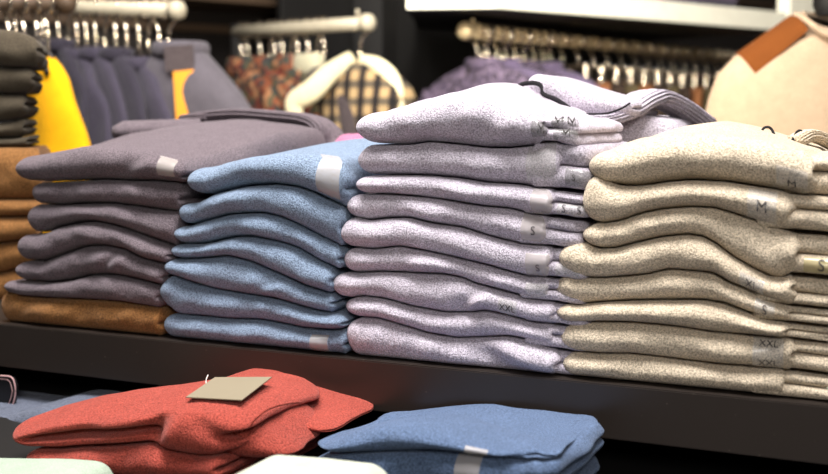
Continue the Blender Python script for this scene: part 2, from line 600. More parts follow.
def pile(colour, mat, group, where, rows, yf=YF, D=0.40, bottom=None, name='folded_sweater', R=0.024, seed=0, opts=None, rot=0.0, inner_all=None):
    """rows: (left px, right px, upper outline or None, lower outline) measured on the front plane; upper = lower outline of the row above"""
    out = []
    prev = None
    n = len(rows)
    opts = opts or {}
    for i, (pl, pr, topc, botc) in enumerate(rows):
        o = dict(R=R, seed=seed + i, D=D, yf=yf)
        o.update(opts.get(i, {}))
        inner = o.pop('inner', inner_all)
        extra = o.pop('mat', None); lab = o.pop('label', None); yy = o.pop('ytop', yf)
        pym = np.mean([q[1] for q in (botc or topc or [(0, 300)])])
        xl, xr = X_at(pl, pym, yf), X_at(pr, pym, yf)
        zt = curve_fn(topc, yy) if topc else offs(prev, -GAP)
        zb = curve_fn(botc, yf) if botc else flat(ZS + 0.0006)
        prev = zb
        mg = 0.03 if i == 0 else 0.012
        zt = (lambda f, a, b: (lambda X: f(np.clip(X, a, b))))(zt, xl + mg, xr - 0.006)
        zb2 = (lambda f, a, b: (lambda X: f(np.clip(X, a, b))))(offs(zb, GAP) if botc else zb, xl + mg, xr - 0.006)
        rs = np.random.RandomState(seed * 7 + i)
        o.setdefault('lobes', (rs.uniform(-0.25, 0.25),))
        o['yf'] = o['yf'] + o.pop('dy', rs.uniform(0, 0.006))
        p = Pad(xl, xr, zb=zb2, zt=zt, **o)
        for _ in range(3):                       # let the rounded corners themselves reach the measured width
            c = p.S(np.linspace(p.cum[7], p.cum[8], 12)[:, None] + np.zeros((1, 9)), np.linspace(-1.2, 1.2, 9)[None, :] + np.zeros((12, 1))).reshape(-1, 3)
            xl += (pl - pxof(c).min()) / 820
            c = p.S(np.linspace(p.cum[1], p.cum[2], 7)[3:4], np.zeros(1))
            xr += (pr - pxof(c).max()) / 860
            p = Pad(xl, xr, zb=zb2, zt=zt, **o)
        c = ((xl + xr) / 2, yf + D / 2, float(zb2(np.array((xl + xr) / 2))))
        t = thing(name, c, lab or '%s folded sweater, %s of %s' % (colour, ORD[min(i, 8)] if i < n - 1 else 'lowest', where), 'sweater', group)
        p.mesh('folded_body', extra or mat, t)
        p.inner = []
        if inner:
            dx, dy = inner[0] + rs.uniform(-0.006, 0.004), inner[1] + rs.uniform(-0.003, 0.005)
            za, zc_ = float(zb2(np.array(xr))), float(p.top(np.array(xr - 0.012), np.array(yf + 0.06)))
            za, zc_ = za + 0.001, zc_ - 0.0025
            zm_ = za + (zc_ - za) * rs.uniform(0.42, 0.6)
            tilt = inner[2] if len(inner) > 2 else 0.0
            for k, (z0_, z1_) in enumerate(((za, zm_ - 0.0004), (zm_ + 0.0004, zc_))):
                sl = lambda zz: (lambda X: zz + tilt * np.clip(np.asarray(X, float) - xr, 0, 1))
                sl0 = flat(za) if k == 0 and i == n - 1 else sl(z0_)
                q = Pad(xr - 0.05, xr + dx * (1 if k == 0 else rs.uniform(0.86, 1.0)), yf + dy + (0.004 if k else 0), D * 0.7, sl0, sl(z1_), R=min(0.011, (z1_ - z0_) * 0.62), seed=seed + i * 5 + k + 900,
                        rc=(0.01, 0.02, 0.03, 0.02), amp=0.0022, lobe_side='', pw=2.0, fr=12)
                q.mesh('inner_layer', extra or mat, t, nf=40, rows=19, caps=4)
                p.inner.append(q)
        if rot:
            px_, py_ = xr, yf
            dx, dy_ = c[0] - px_, c[1] - py_
            t.location = (px_ + dx * math.cos(rot) - dy_ * math.sin(rot), py_ + dx * math.sin(rot) + dy_ * math.cos(rot), c[2])
            t.rotation_euler = (0, 0, rot)
        out.append((t, p))
    return out


def smooth(a, b, v):
    t = np.clip((v - a) / (b - a), 0, 1)
    return t * t * (3 - 2 * t)


# --- plum pile
plum = pile('dusky plum', M['plum'], 'plum sweaters on the upper shelf', 'the plum pile left of the blue pile', [
    (15, 183, [(15, 164), (22, 157), (40, 152), (70, 149), (100, 149), (145, 152), (170, 157), (185, 163)],
     [(15, 174), (24, 180), (33, 183.5), (60, 182), (92, 180), (116, 181.5), (145, 181.5), (169, 183.5), (188, 186)]),
    (31, 180, None, [(34, 205.7), (48, 206.4), (72, 204.7), (101, 204.7), (126, 207.6), (155, 212), (174, 213.7), (185, 214)]),
    (27, 177, None, [(27, 236), (38, 233), (49, 228), (72, 223.5), (85, 223), (107, 227.5), (132, 237), (153, 244), (173, 251)]),
    (17, 169, None, [(18, 262), (36, 262), (55, 255), (74, 248), (96, 246.5), (118, 251), (137, 260.5), (165, 267)]),
    (15, 163, None, [(16, 282.6), (41, 284.5), (63, 282), (82, 277), (104, 276.6), (123, 280), (142, 284), (160, 289)]),
    (4, 158, None, [(3, 290), (11, 296.5), (41, 299), (82, 300.5), (115, 303), (153, 309), (163, 310)]),
    (1, 160, None, None)],
    seed=10, opts={
        0: dict(R=0.03, D=0.47, rise=lambda X, Y: 0.040 * smooth(0.02, 0.40, Y) + 0.003 * np.sin(X * 21), topn=0.0012, rc=(0.03, 0.012, 0.05, 0.05), amp=0.002,
                lobes=(-0.45,), groove=0.016, creases=((X_at(125, 165, YF), 0.02, 0.02, 0.006),)),
        1: dict(dy=0.012), 2: dict(dy=0.010),
        4: dict(creases=((X_at(105, 262, YF), 0.016, 0.011, 0.007),)),
        5: dict(R=0.017),
        6: dict(mat=M['brown'], label='caramel brown folded sweater lying alone under the plum pile', R=0.019)})
plum[6][0]['group'] = 'caramel brown sweaters on the upper shelf'
t, p = plum[0]
p.sticker(t, p.front - 0.034, p.front - 0.004, -0.5, 1.0, M['film_s'], label='silvery size sticker')
# ribbed hem along the back of the topmost plum sweater, and the rolled sleeve beside it
rib = []
for k in range(60):
    a = 2 * PI * k / 60
    rr = 1 + 0.11 * math.cos(a * 14)
    rib.append((0.034 * math.copysign(abs(math.cos(a)) ** 0.7, math.cos(a)) * rr, 0.0095 * math.copysign(abs(math.sin(a)) ** 0.7, math.sin(a)) * rr))
hz = ZS + 0.312
sweep('ribbed_hem', [(-1.245, 0.455, hz + 0.010), (-1.16, 0.46, hz + 0.016), (-1.08, 0.462, hz + 0.012), (-1.01, 0.462, hz + 0.005), (-0.978, 0.46, hz - 0.012), (-0.970, 0.455, hz - 0.045), (-0.985, 0.45, hz - 0.07)],
      M['plum'], parent=t, n=60, prof=rib)
sweep('cuff', [(-1.262, 0.43, hz + 0.006), (-1.235, 0.435, hz + 0.009), (-1.21, 0.44, hz + 0.009)], M['plum'], parent=t, n=16, prof=[(a * 0.7, b_ * 0.9) for a, b_ in rib])
sweep('rolled_sleeve', [onY(114, 132, 0.30), onY(135, 131, 0.33), onY(165, 130, 0.36), onY(200, 129, 0.40)], M['plum'], parent=t, n=24,
      prof=[(0.03 * math.cos(2 * PI * k / 16), 0.019 * math.sin(2 * PI * k / 16)) for k in range(16)], taper=lambda q: 0.55 + 0.45 * min(1, q * 6))

# --- blue pile
blue = pile('mid blue', M['blue'], 'blue sweaters on the upper shelf', 'the blue pile between plum and lilac', [
    (187, 347, [(188, 180), (196, 172), (215, 163), (240, 157), (270, 153), (300, 153), (330, 157), (350, 164)],
     [(188.5, 204), (208, 194), (237, 187), (266, 185), (290, 188), (310, 195.5), (329, 205), (343.6, 210)]),
    (179, 341, None, [(180.5, 227), (196, 222), (223, 215), (257, 213.7), (276, 218.5), (295, 227), (315, 238), (345, 252)]),
    (174, 339, None, [(175, 245), (197, 245), (227, 238), (247, 237.7), (274, 243.6), (292, 249.5), (315, 263), (345, 276)]),
    (171, 331, None, [(172, 260), (191, 260), (221, 257), (244, 263), (274, 276), (303, 289), (333, 298)]),
    (164, 332, None, [(165, 276), (185, 283.5), (209, 291), (247, 297.4), (268, 300), (292, 307), (315, 313), (345, 317)]),
    (160, 343, None, [(162, 306), (171, 316.5), (194, 318), (224, 321), (253, 321.5), (274, 325), (298, 330), (327, 332), (344, 330)]),
    (164, 346, None, None)],
    seed=40, D=0.36, opts={0: dict(R=0.032, rise=lambda X, Y: 0.014 * smooth(0.04, 0.25, Y), topn=0.0015, rc=(0.03, 0.02, 0.05, 0.05)),
                   4: dict(creases=((X_at(262, 290, YF), 0.02, 0.012, 0.004),))})
t, p = blue[0]
p.sticker(t, p.front - 0.03, p.front + 0.004, -0.75, 1.5, M['film_s'], label='silvery size sticker')
t, p = blue[6]
p.sticker(t, p.front - 0.042, p.front - 0.016, -0.9, 0.7, M['film_s'], label='silvery size sticker')

# --- lilac pile
lil = pile('lilac grey', M['lilac'], 'lilac sweaters on the upper shelf', 'the tall lilac pile', [
    (356, 545, [(356, 133), (364, 118), (380, 110), (410, 102), (440, 93), (470, 91), (492, 93), (510, 98), (530, 108), (545, 118)],
     [(355, 137.6), (366, 145), (398, 145), (419, 142), (446, 144.4), (475, 148), (499, 148.5), (530, 145.4), (545, 141)]),
    (358, 560, None, [(361, 176), (390, 175.7), (422, 176.4), (451, 179), (480, 183.7), (511, 185.4), (530, 188.5), (550, 190)]),
    (356, 551, None, [(356.6, 195), (383, 195), (412, 197.4), (446, 202), (475, 207), (504, 209.5), (530, 216), (550, 217)]),
    (347, 547, None, [(348, 218), (361, 221.6), (383, 219), (402, 219), (427, 225), (456, 229), (485, 238.5), (509, 244.5), (530, 247)]),
    (341, 549, None, [(343, 248), (366, 250.6), (393, 247.4), (419, 252), (446, 258), (485, 267.4), (504, 273), (523, 278), (545, 279)]),
    (344, 548, None, [(350, 275), (373, 273.7), (412, 275.4), (436, 276), (456, 280), (470, 286), (499, 293.5), (530, 302), (550, 304)]),
    (333, 553, None, [(332, 296), (344, 300.7), (354, 298), (378, 300.7), (407, 309), (439, 315), (465, 315), (480, 313), (504, 318), (530, 325)]),
    (346, 553, None, [(347, 319), (373, 321), (398, 328.5), (422, 336), (451, 341), (480, 340), (504, 339), (530, 344), (553, 353)]),
    (347, 556, None, None)],
    seed=70, D=0.36, inner_all=(0.040, 0.010, -0.12), opts={
        0: dict(R=0.042, D=0.52, inner=(0.036, 0.012, -0.3), rise=lambda X, Y: 0.022 * smooth(0.06, 0.22, Y) * (1 - 1.0 * smooth(-0.58, -0.50, X)) - 0.010 * smooth(0.15, 0.26, Y) * smooth(-0.55, -0.48, X), topn=0.0012, rc=(0.03, 0.02, 0.06, 0.08),
                lobes=(0.35,), groove=0.022, creases=((X_at(492, 125, YF), 0.02, 0.02, 0.005),)),
        1: dict(dy=0.012),
        6: dict(creases=((X_at(466, 300, YF), 0.014, 0.011, 0.007),)),
        8: dict(creases=((X_at(485, 360, YF), -0.03, 0.03, 0.008),))})
def on_inner(tp, k, a, b_, mt, txt=None, rep=1, size=0.009, t0=-0.8, t1=0.9):
    t, p = tp
    q = p.inner[k]
    o0 = 0.05 - q.rc[0]
    return q.sticker(t, o0 + a, o0 + b_, t0, t1, M[mt], txt, rep, along='s', size=size)


t, p = lil[0]
p.sticker(t, p.front - 0.006, p.front + 0.02, -0.6, 0.5, M['film_g'], 'M', 1, size=0.011)
on_inner(lil[0], 1, -0.004, 0.030, 'film_g', 'M', 2, 0.013)
on_inner(lil[0], 0, 0.0, 0.030, 'film_g', 'M', 1, 0.013)
t, p = lil[1]
p.sticker(t, p.front - 0.034, p.front + 0.004, -0.9, 1.3, M['film'])
on_inner(lil[1], 0, 0.0, 0.044, 'film_g', 'S', 2, 0.007)
t, p = lil[2]
p.sticker(t, p.front - 0.016, p.front + 0.012, -1.2, 1.2, M['film_s'])
on_inner(lil[2], 0, 0.0, 0.036, 'film', 'S', 2, 0.008)
t, p = lil[3]
p.sticker(t, p.front - 0.022, p.front + 0.01, -1.2, 1.2, M['film_s'], 'S', 1, size=0.010)
t, p = lil[4]
p.sticker(t, p.front - 0.022, p.front + 0.012, -1.3, 0.6, M['film_s'], 'S', 1, size=0.009)
on_inner(lil[4], 0, 0.0, 0.03, 'film')
t, p = lil[5]
p.sticker(t, p.front - 0.02, p.front + 0.01, -0.9, 0.5, M['film'])
t, p = lil[6]
p.sticker(t, X_at(497, 312, YF) - p.xl - p.rc[0], X_at(515, 318, YF) - p.xl - p.rc[0], -0.9, 0.6, M['film'], 'XXL', 1, size=0.008)

# collar of the topmost lilac sweater
t, p = lil[0]
xa, xb = X_at(521, 90, 0.30), X_at(640, 100, 0.30)
cf = curve_fn([(518, 93), (524, 86), (533, 77), (542, 74), (560, 79), (580, 86), (600, 92), (625, 98), (640, 101)], 0.33)
fp = Pad(xa, xb, 0.30, 0.17, curve_fn([(518, 96), (545, 101), (575, 116), (600, 118), (640, 116)], 0.30), cf, R=0.014, rc=(0.02, 0.02, 0.03, 0.03), amp=0.001, seed=90, topn=0.0)
fp.mesh('back_neck_panel', M['lilac'], t, nf=50, rows=21, caps=6)
sweep('neck_tape', [onY(517, 88, 0.287), onY(523, 84, 0.287), onY(534, 83, 0.287), onY(541, 86, 0.285), onY(543, 94, 0.283), onY(555, 99, 0.281), onY(566, 106, 0.28), onY(573, 112, 0.28)], M['tape'], parent=t, n=40,
      prof=[(0.002 * math.cos(2 * PI * k / 12), 0.0036 * math.sin(2 * PI * k / 12)) for k in range(12)])
sweep('neck_seam', [onY(574, 113, 0.284), onY(590, 114, 0.284), onY(608, 113, 0.286), onY(622, 108, 0.29), onY(630, 103, 0.30)], M['tape'], r=0.0016, parent=t, n=24, m=8)
rib2 = []
for k in range(72):
    a = 2 * PI * k / 72
    rr = 1 + 0.13 * math.cos(a * 16)
    rib2.append((0.030 * math.copysign(abs(math.cos(a)) ** 0.8, math.cos(a)) * rr, 0.011 * math.copysign(abs(math.sin(a)) ** 0.8, math.sin(a)) * rr))
sweep('ribbed_collar', [onY(574, 121, 0.28), onY(600, 121, 0.30), onY(622, 113, 0.33), onY(640, 101, 0.37), onY(655, 97, 0.41), onY(674, 105, 0.45), onY(690, 115, 0.48), onY(703, 124, 0.50)],
      M['lilac'], parent=t, n=60, prof=rib2, taper=lambda q: 0.45 + 0.55 * math.sin(min(1, q * 1.6 + 0.15) * PI / 2))
sh = Pad(X_at(600, 120, 0.36), X_at(688, 125, 0.40), 0.345, 0.2, flat(ZS + 0.262), curve_fn([(590, 124), (620, 122), (645, 115), (670, 118), (700, 126)], 0.40), R=0.02, amp=0.001, seed=93, rc=(0.03, 0.03, 0.03, 0.03), lobe_side='')
sh.mesh('front_shoulder', M['lilac'], t, nf=40, rows=17, caps=6)

# --- oatmeal pile
tan = pile('oatmeal beige', M['tan'], 'oatmeal sweaters on the upper shelf', 'the oatmeal pile at right', [
    (589, 812, [(589, 166), (597, 157), (620, 146), (650, 137), (680, 133), (720, 135), (760, 141), (800, 151), (815, 158)],
     [(589, 172.6), (601, 181), (616, 187), (635, 187), (659, 183.5), (684, 181), (697, 181.5), (726, 183.5), (749, 187), (772, 190.6), (795, 195), (815, 200)]),
    (583, 791, None, [(583, 220), (597, 225), (616, 222), (635, 215), (659, 210), (684, 207.8), (712, 209), (732, 215), (751, 221.5), (772, 228), (792, 234)]),
    (583, 796, None, [(583, 244), (593, 250), (611, 250), (630, 245), (655, 239), (683, 236), (699, 238), (712, 245), (732, 260), (751, 271), (770, 280), (780, 281), (797, 272)]),
    (559, 793, None, [(560, 268), (570, 279), (597, 280), (630, 277.5), (645, 276), (664, 271), (691, 273), (712, 275), (726, 284), (745, 291.5), (765, 300), (790, 309)]),
    (556, 789, None, [(557, 303), (572, 307), (601, 304.5), (630, 303), (669, 302.6), (697, 302.6), (722, 306), (745, 315), (768, 322.5), (788, 325)]),
    (557, 785, None, [(558, 321), (565, 325), (597, 324), (626, 324.6), (655, 327), (680, 330), (710, 335), (752, 338), (784, 341)]),
    (561, 787, None, [(560, 349.5), (570, 354), (597, 356.8), (626, 356.8), (655, 360), (679, 363), (710, 367), (742, 369.6), (769, 371.7), (782, 373)]),
    (563, 783, None, None)],
    seed=120, D=0.36, inner_all=(0.085, 0.010, -0.05), opts={0: dict(R=0.040, D=0.36, inner=(0.085, 0.03, 0.0), rise=lambda X, Y: 0.012 * smooth(0.06, 0.25, Y) * (1 - 1.2 * smooth(-0.27, -0.13, X)), topn=0.001, rc=(0.03, 0.014, 0.05, 0.10), groove=0.02, lobes=(0.1,)),
                            1: dict(groove=0.02, lobes=(-0.3,)), 2: dict(lobes=(-0.1,), groove=0.02), 3: dict(lobes=(0.25,), groove=0.016), 6: dict(lobes=(0.0,), groove=0.014), 7: dict(lobes=(-0.1,), groove=0.014)})
for i, (tx, rep, s0, s1, a, b_, sz, mt) in {0: ('M', 1, -0.034, 0.0, -1.3, 0.1, 0.010, 'film'), 1: ('M', 1, -0.038, -0.006, -1.1, 1.1, 0.012, 'film'),
                                          3: ('XL', 1, -0.050, -0.022, -1.0, 0.5, 0.0085, 'film'), 4: ('S', 1, -0.030, -0.008, -0.9, 0.8, 0.009, 'film'),
                                          6: ('XXL', 2, -0.036, -0.002, -1.2, 1.3, 0.0082, 'film')}.items():
    t, p = tan[i]
    p.sticker(t, p.front + s0, p.front + s1, a, b_, M[mt], tx, rep, size=sz)
on_inner(tan[2], 0, 0.0, 0.075, 'film_y', 'S', 2, 0.012)
t, p = tan[0]
sweep('ribbed_collar', [onY(796, 141, 0.25), onY(806, 136, 0.26), onY(818, 137, 0.27), onY(835, 146, 0.28), onY(850, 156, 0.28)], M['tan'], parent=t, n=40, prof=[(a * 0.6, b_ * 0.7) for a, b_ in rib2])
sweep('hanging_loop', [onY(759, 138, 0.26), onY(763, 129, 0.265), onY(768, 127, 0.265), onY(772, 130, 0.265), onY(776, 139, 0.26)], M['tape'], r=0.0018, parent=t, n=24)
sweep('hanging_loop', [onY(791, 143, 0.25), onY(797, 132, 0.255), onY(802, 132, 0.255), onY(806, 144, 0.25)], M['tape'], r=0.0018, parent=t, n=24)

# --- a cream sweater whose corner peeps in at the right frame edge
cp = Pad(X_at(823, 395, 0.012), X_at(823, 395, 0.012) + 0.27, 0.012, 0.34, flat(ZS + 0.0006), flat(ZS + 0.03), R=0.014, seed=150)
t = thing('folded_sweater', (cp.xl + 0.13, 0.18, ZS), 'cream sweater, only its corner showing right of the oatmeal pile', 'sweater')
cp.mesh('folded_body', M['cream'], t, nf=40, rows=17, caps=3)

# --- brown and olive pile cut by the left frame edge
left = pile('caramel brown', M['brown'], 'caramel brown sweaters on the upper shelf', 'the leftmost pile', [
    (-110, 42, [(-100, 26), (0, 29), (25, 32), (42, 40)], [(-100, 64), (0, 66), (20, 68), (40, 66)]),
    (-110, 37, None, [(-100, 92), (0, 93), (20, 94), (40, 90)]),
    (-110, 29, None, [(-100, 121), (0, 123), (15, 121), (30, 116)]),
    (-110, 31, None, [(-100, 136), (0, 138), (20, 138), (32, 134)]),
    (-110, 34, None, [(-100, 147), (0, 147), (20, 147), (40, 148)]),
    (-110, 47, None, [(-100, 196), (0, 197), (30, 199)]),
    (-110, 44, None, [(-100, 213), (0, 215), (30, 216)]),
    (-110, 43, None, [(-100, 240), (0, 242), (26, 240)]),
    (-110, 38, None, [(-100, 272), (0, 273), (25, 268)]),
    (-110, 30, None, [(-100, 297), (0, 299), (16, 298)]),
    (-110, 25, None, None)],
    seed=160, D=0.25, yf=0.2, rot=math.radians(38), opts={i: dict(mat=M['olive'], label=l) for i, l in enumerate(
        ['dark olive folded sweater, thick one on top of the leftmost pile', 'dark olive folded sweater, second from top of the leftmost pile',
         'dark olive folded sweater, third from top of the leftmost pile', 'thin dark olive folded sweater, fourth from top of the leftmost pile',
         'thin dark olive folded sweater resting on the caramel brown ones'])})
for i in range(5): left[i][0]['group'] = 'dark olive sweaters on the leftmost pile'
for i, l in zip(range(5, 11), ['caramel brown folded sweater, thickest and uppermost brown one at left edge', 'caramel brown folded sweater, second brown one down at left edge',
                               'caramel brown folded sweater, third brown one down at left edge', 'caramel brown folded sweater, fourth brown one down at left edge',
                               'caramel brown folded sweater, fifth brown one down at left edge', 'caramel brown folded sweater at foot of the leftmost pile']):
    left[i][0]['label'] = l

# --- second row behind the blue pile: a dusty pink pile
zz = ZS + 0.0006
xa, xb = X_at(322, 150, 0.42), X_at(400, 150, 0.42)
for i in range(4):
    th_ = 0.0735
    pp = Pad(xa, xb, 0.42, 0.22, flat(zz), flat(zz + th_ - 0.001), R=0.03, seed=180 + i, rc=(0.04, 0.03, 0.03, 0.03))
    t = thing('folded_sweater', ((xa + xb) / 2, 0.53, zz), ['dusty pink folded sweater at foot of the pile behind the blue sweaters', 'dusty pink folded sweater, second from the shelf behind the blue sweaters',
              'dusty pink folded sweater, second from top behind the blue sweaters', 'dusty pink folded sweater, topmost behind the blue sweaters'][i], 'sweater', 'pink sweaters behind the blue pile')
    pp.mesh('folded_body', M['pink'], t, nf=30, rows=15, caps=5)
    zz += th_

# ------------------------------------------------------------------ piles on the lower shelf


def low(name, label, mat, pl, pr, topc, botc, yf, D, ytop, group=None, zb=None, parent=None, **o):
    pym = np.mean([q[1] for q in topc])
    xl, xr = X_at(pl, pym, yf), X_at(pr, pym, yf)
    zt = clampX(curve_fn(topc, ytop), xl + 0.003, xr - 0.003)
    b_ = clampX(curve_fn(botc, yf), xl, xr) if botc else flat(zb if zb is not None else TZ + 0.0006)
    p = Pad(xl, xr, yf, D, b_, zt, **o)
    for _ in range(4):
        c = p.S(np.linspace(0, p.L, 120)[:, None] + np.zeros((1, 9)), np.linspace(-1.2, 1.2, 9)[None, :] + np.zeros((120, 1))).reshape(-1, 3)
        q = pxof(c)
        xl += (pl - q.min()) / 950; xr += (pr - q.max()) / 1050
        p = Pad(xl, xr, yf, D, b_, zt, **o)
    t = parent
    if parent is None:
        t = thing(name, ((xl + xr) / 2, yf + D / 2, float(b_(np.array((xl + xr) / 2)))), label, 'sweater', group)
    p.mesh('folded_body' if parent is None else name, mat, t, nf=120)
    return t, p, b_


# blue pair
YL = -0.24
tb1, pb1, bb1 = low('folded_sweater', 'slate blue folded sweater on top of the pile below the shelf', M['denim'], 318, 598,
                    [(318, 437), (330, 425), (360, 414), (400, 404), (425, 402), (450, 404), (480, 411), (520, 421), (560, 424), (585, 428), (600, 440)],
                    [(316, 450), (330, 456), (380, 455), (430, 453), (480, 457), (520, 463), (560, 462), (600, 458)], YL, 0.225, -0.165, 'slate blue sweaters on the lower shelf',
                    R=0.024, seed=200, setin=0.012, rise=lambda X, Y: -0.012 - 0.026 * smooth(-0.21, -0.06, Y), lobes=(0.05,), groove=0.034, amp=0.003, rc=(0.03, 0.03, 0.05, 0.05), topn=0.0015,
                    front_lobe=lambda X: smooth(X_at(520, 440, YL), X_at(535, 440, YL), X), creases=((X_at(520, 440, YL), 0.01, 0.016, 0.008),))
pb1.sticker(tb1, X_at(466, 440, YL) - pb1.xl - 0.03, X_at(488, 440, YL) - pb1.xl - 0.03, -1.0, 0.5, M['film_s'], label='silvery size sticker')
tb2, pb2, bb2 = low('folded_sweater', 'slate blue folded sweater, second down in the pile below the shelf', M['denim'], 309, 604,
                    [(309, 462), (330, 457), (380, 456), (430, 454), (480, 458), (520, 464), (560, 463), (600, 459)],
                    [(309, 480), (380, 486), (450, 492), (520, 498), (600, 500)], YL, 0.2, YL, 'slate blue sweaters on the lower shelf',
                    R=0.02, seed=203, lobes=(0.0,), groove=0.015, front_lobe=lambda X: smooth(X_at(510, 440, YL), X_at(535, 440, YL), X))
pb2.zt = offs(bb1, -GAP)
pb2.sticker(tb2, X_at(455, 465, YL) - pb2.xl - 0.022, X_at(480, 465, YL) - pb2.xl - 0.022, -1.0, 1.2, M['film_s'], label='silvery size sticker')
low('folded_sweater', 'slate blue folded sweater at foot of the pile below the shelf', M['denim'], 312, 600,
    [(309, 480.8), (380, 486.8), (450, 492.8), (520, 498.8), (600, 500.8)], None, YL, 0.2, YL, 'slate blue sweaters on the lower shelf', R=0.02, seed=205)

# red pile
YR = -0.27
xs = lambda px, py=430: X_at(px, py, YR)
tr1, pr1, br1 = low('folded_sweater', 'brick red folded sweater with a grey card tag on top', M['red'], 12, 318,
                    [(12, 430), (22, 422), (45, 412), (75, 405), (110, 399), (150, 395), (180, 393), (215, 392), (250, 400), (280, 412), (310, 430)],
                    [(12, 446), (25, 450), (50, 452), (100, 449), (140, 447), (165, 454), (190, 459), (230, 458), (300, 456)], YR, 0.25, -0.20, 'brick red sweaters on the lower shelf',
                    R=0.02, seed=220, lobes=(-0.05,), groove=0.05, front_lobe=lambda X: smooth(xs(16), xs(30), X) * (1 - smooth(xs(138), xs(156), X)), amp=0.004, topn=0.0015, rc=(0.035, 0.05, 0.06, 0.20),
                    rise=lambda X, Y: -0.010 * (1 - smooth(YR, YR + 0.08, Y)) - 0.012 * smooth(-0.16, -0.03, Y), creases=((xs(150), 0.01, 0.018, 0.016), (xs(215), -0.03, 0.02, 0.008)), setin=0.002)
p = pr1
tr2, pr2, br2 = low('folded_sweater', 'brick red folded sweater, second down in the red pile', M['red'], 26, 318,
                    [(12, 447), (25, 451), (50, 453), (100, 450), (140, 448), (165, 455), (190, 460), (230, 459), (300, 457)],
                    [(20, 470), (100, 478), (200, 484), (318, 486)], YR, 0.26, YR, 'brick red sweaters on the lower shelf', R=0.022, seed=223, lobes=(0.0,), groove=0.015)
low('folded_sweater', 'brick red folded sweater at foot of the red pile', M['red'], 28, 318,
    [(20, 470.8), (100, 478.8), (200, 484.8), (318, 486.8)], None, YR, 0.26, YR, 'brick red sweaters on the lower shelf', R=0.022, seed=226)
# the sleeves and shoulder folded over the topmost red sweater
_, psl, _ = low('sleeve', None, M['red'], 186, 373, [(186, 402), (205, 386), (222, 376), (245, 371), (270, 374), (300, 386), (335, 397), (355, 402), (373, 408)], None, -0.14, 0.16, -0.02, parent=tr1, zb=TZ + 0.055,
    R=0.022, seed=230, amp=0.002, rc=(0.03, 0.02, 0.04, 0.04), lobes=(0.0,), topn=0.001)
_, psh, _ = low('shoulder_fold', None, M['red'], 200, 322, [(200, 424), (232, 406), (262, 400), (285, 407), (305, 420), (322, 434)], None, -0.245, 0.17, -0.14, parent=tr1, zb=TZ + 0.04,
    R=0.045, seed=233, amp=0.003, rc=(0.07, 0.05, 0.06, 0.06), lobe_side='', topn=0.0015)
sweep('shoulder_seam', [onY(248, 428, -0.247), onY(256, 418, -0.24), onY(268, 409, -0.225), onY(284, 404, -0.20), onY(300, 402, -0.17)], M['red'], r=0.0016, parent=tr1, n=30)
# card tag
def land(px, py, pads):
    """where the line of sight first meets the tops of the folded knits"""
    for y in np.linspace(-0.34, 0.06, 400):
        q = onY(px, py, y)
        for pp in pads:
            if pp.xl + 0.012 < q[0] < pp.xr - 0.012 and pp.yf + 0.012 < y < pp.yf + pp.D - 0.012:
                if q[2] <= float(pp.top(np.array(q[0]), np.array(y))) + 0.003:
                    return q
    return onY(px, py, -0.15)


cv = [land(a, b_, (pr1, psl, psh)) for a, b_ in ((186, 401), (242, 404), (272, 384), (215, 381))]
n_ = np.cross(cv[1] - cv[0], cv[3] - cv[0]); n_ /= np.linalg.norm(n_)
d_ = float((cv[2] - cv[0]) @ n_)
cv[2] = cv[2] - n_ * d_                                    # a flat card
cv = [q + UP * (0.005 + max(0.0, d_)) for q in cv]
cv2 = [q - np.array([0, 0, 0.0012]) for q in cv]
ct = mesh_obj('card_tag', cv + cv2, [(0, 1, 2, 3), (7, 6, 5, 4), (0, 4, 5, 1), (1, 5, 6, 2), (2, 6, 7, 3), (3, 7, 4, 0)], M['card'], tr1, smooth=False)
ct['label'] = 'grey-beige card tag'
sweep('tag_string', [onY(207, 390, -0.16), onY(206, 381, -0.155), onY(208, 375, -0.15)], M['string'], r=0.0007, parent=ct, n=16, m=6)

# slate grey pile behind the red one
ts1, ps1, bs1 = low('folded_sweater', 'slate grey folded sweater behind the red pile', M['slate'], -90, 128,
                    [(-90, 424), (-40, 418), (0, 414), (25, 410), (60, 399), (90, 391), (115, 393), (130, 402)], [(-90, 446), (0, 446), (130, 440)], -0.10, 0.17, 0.03, 'slate grey sweaters on the lower shelf',
                    R=0.03, seed=240, rc=(0.03, 0.03, 0.04, 0.04), lobes=(-0.2,), front_lobe=lambda X: smooth(X_at(-20, 430, -0.1), X_at(20, 430, -0.1), X) * 0.8)
low('folded_sweater', 'slate grey folded sweater under the other grey one at left', M['slate'], -90, 122,
    [(-90, 446.8), (0, 446.8), (130, 440.8)], None, -0.10, 0.17, -0.10, 'slate grey sweaters on the lower shelf', R=0.02, seed=243)
# pale sweaters nearest the camera
low('folded_sweater', 'pale mint folded sweater in front of the red pile', M['mint'], -330, 112, [(-120, 464), (0, 467), (40, 467), (70, 469), (100, 474), (112, 478)], None, -0.60, 0.30, -0.36, R=0.03, seed=250, rc=(0.03, 0.04, 0.03, 0.03), lobe_side='')
low('folded_sweater', 'pale cream folded sweater in front of the slate blue pile', M['cream'], 98, 396, [(229, 470), (236, 464), (248, 462), (270, 464), (310, 467), (350, 472), (385, 474), (400, 478)], None, -0.60, 0.30, -0.36, R=0.03, seed=253, rc=(0.04, 0.04, 0.03, 0.03), lobe_side='')

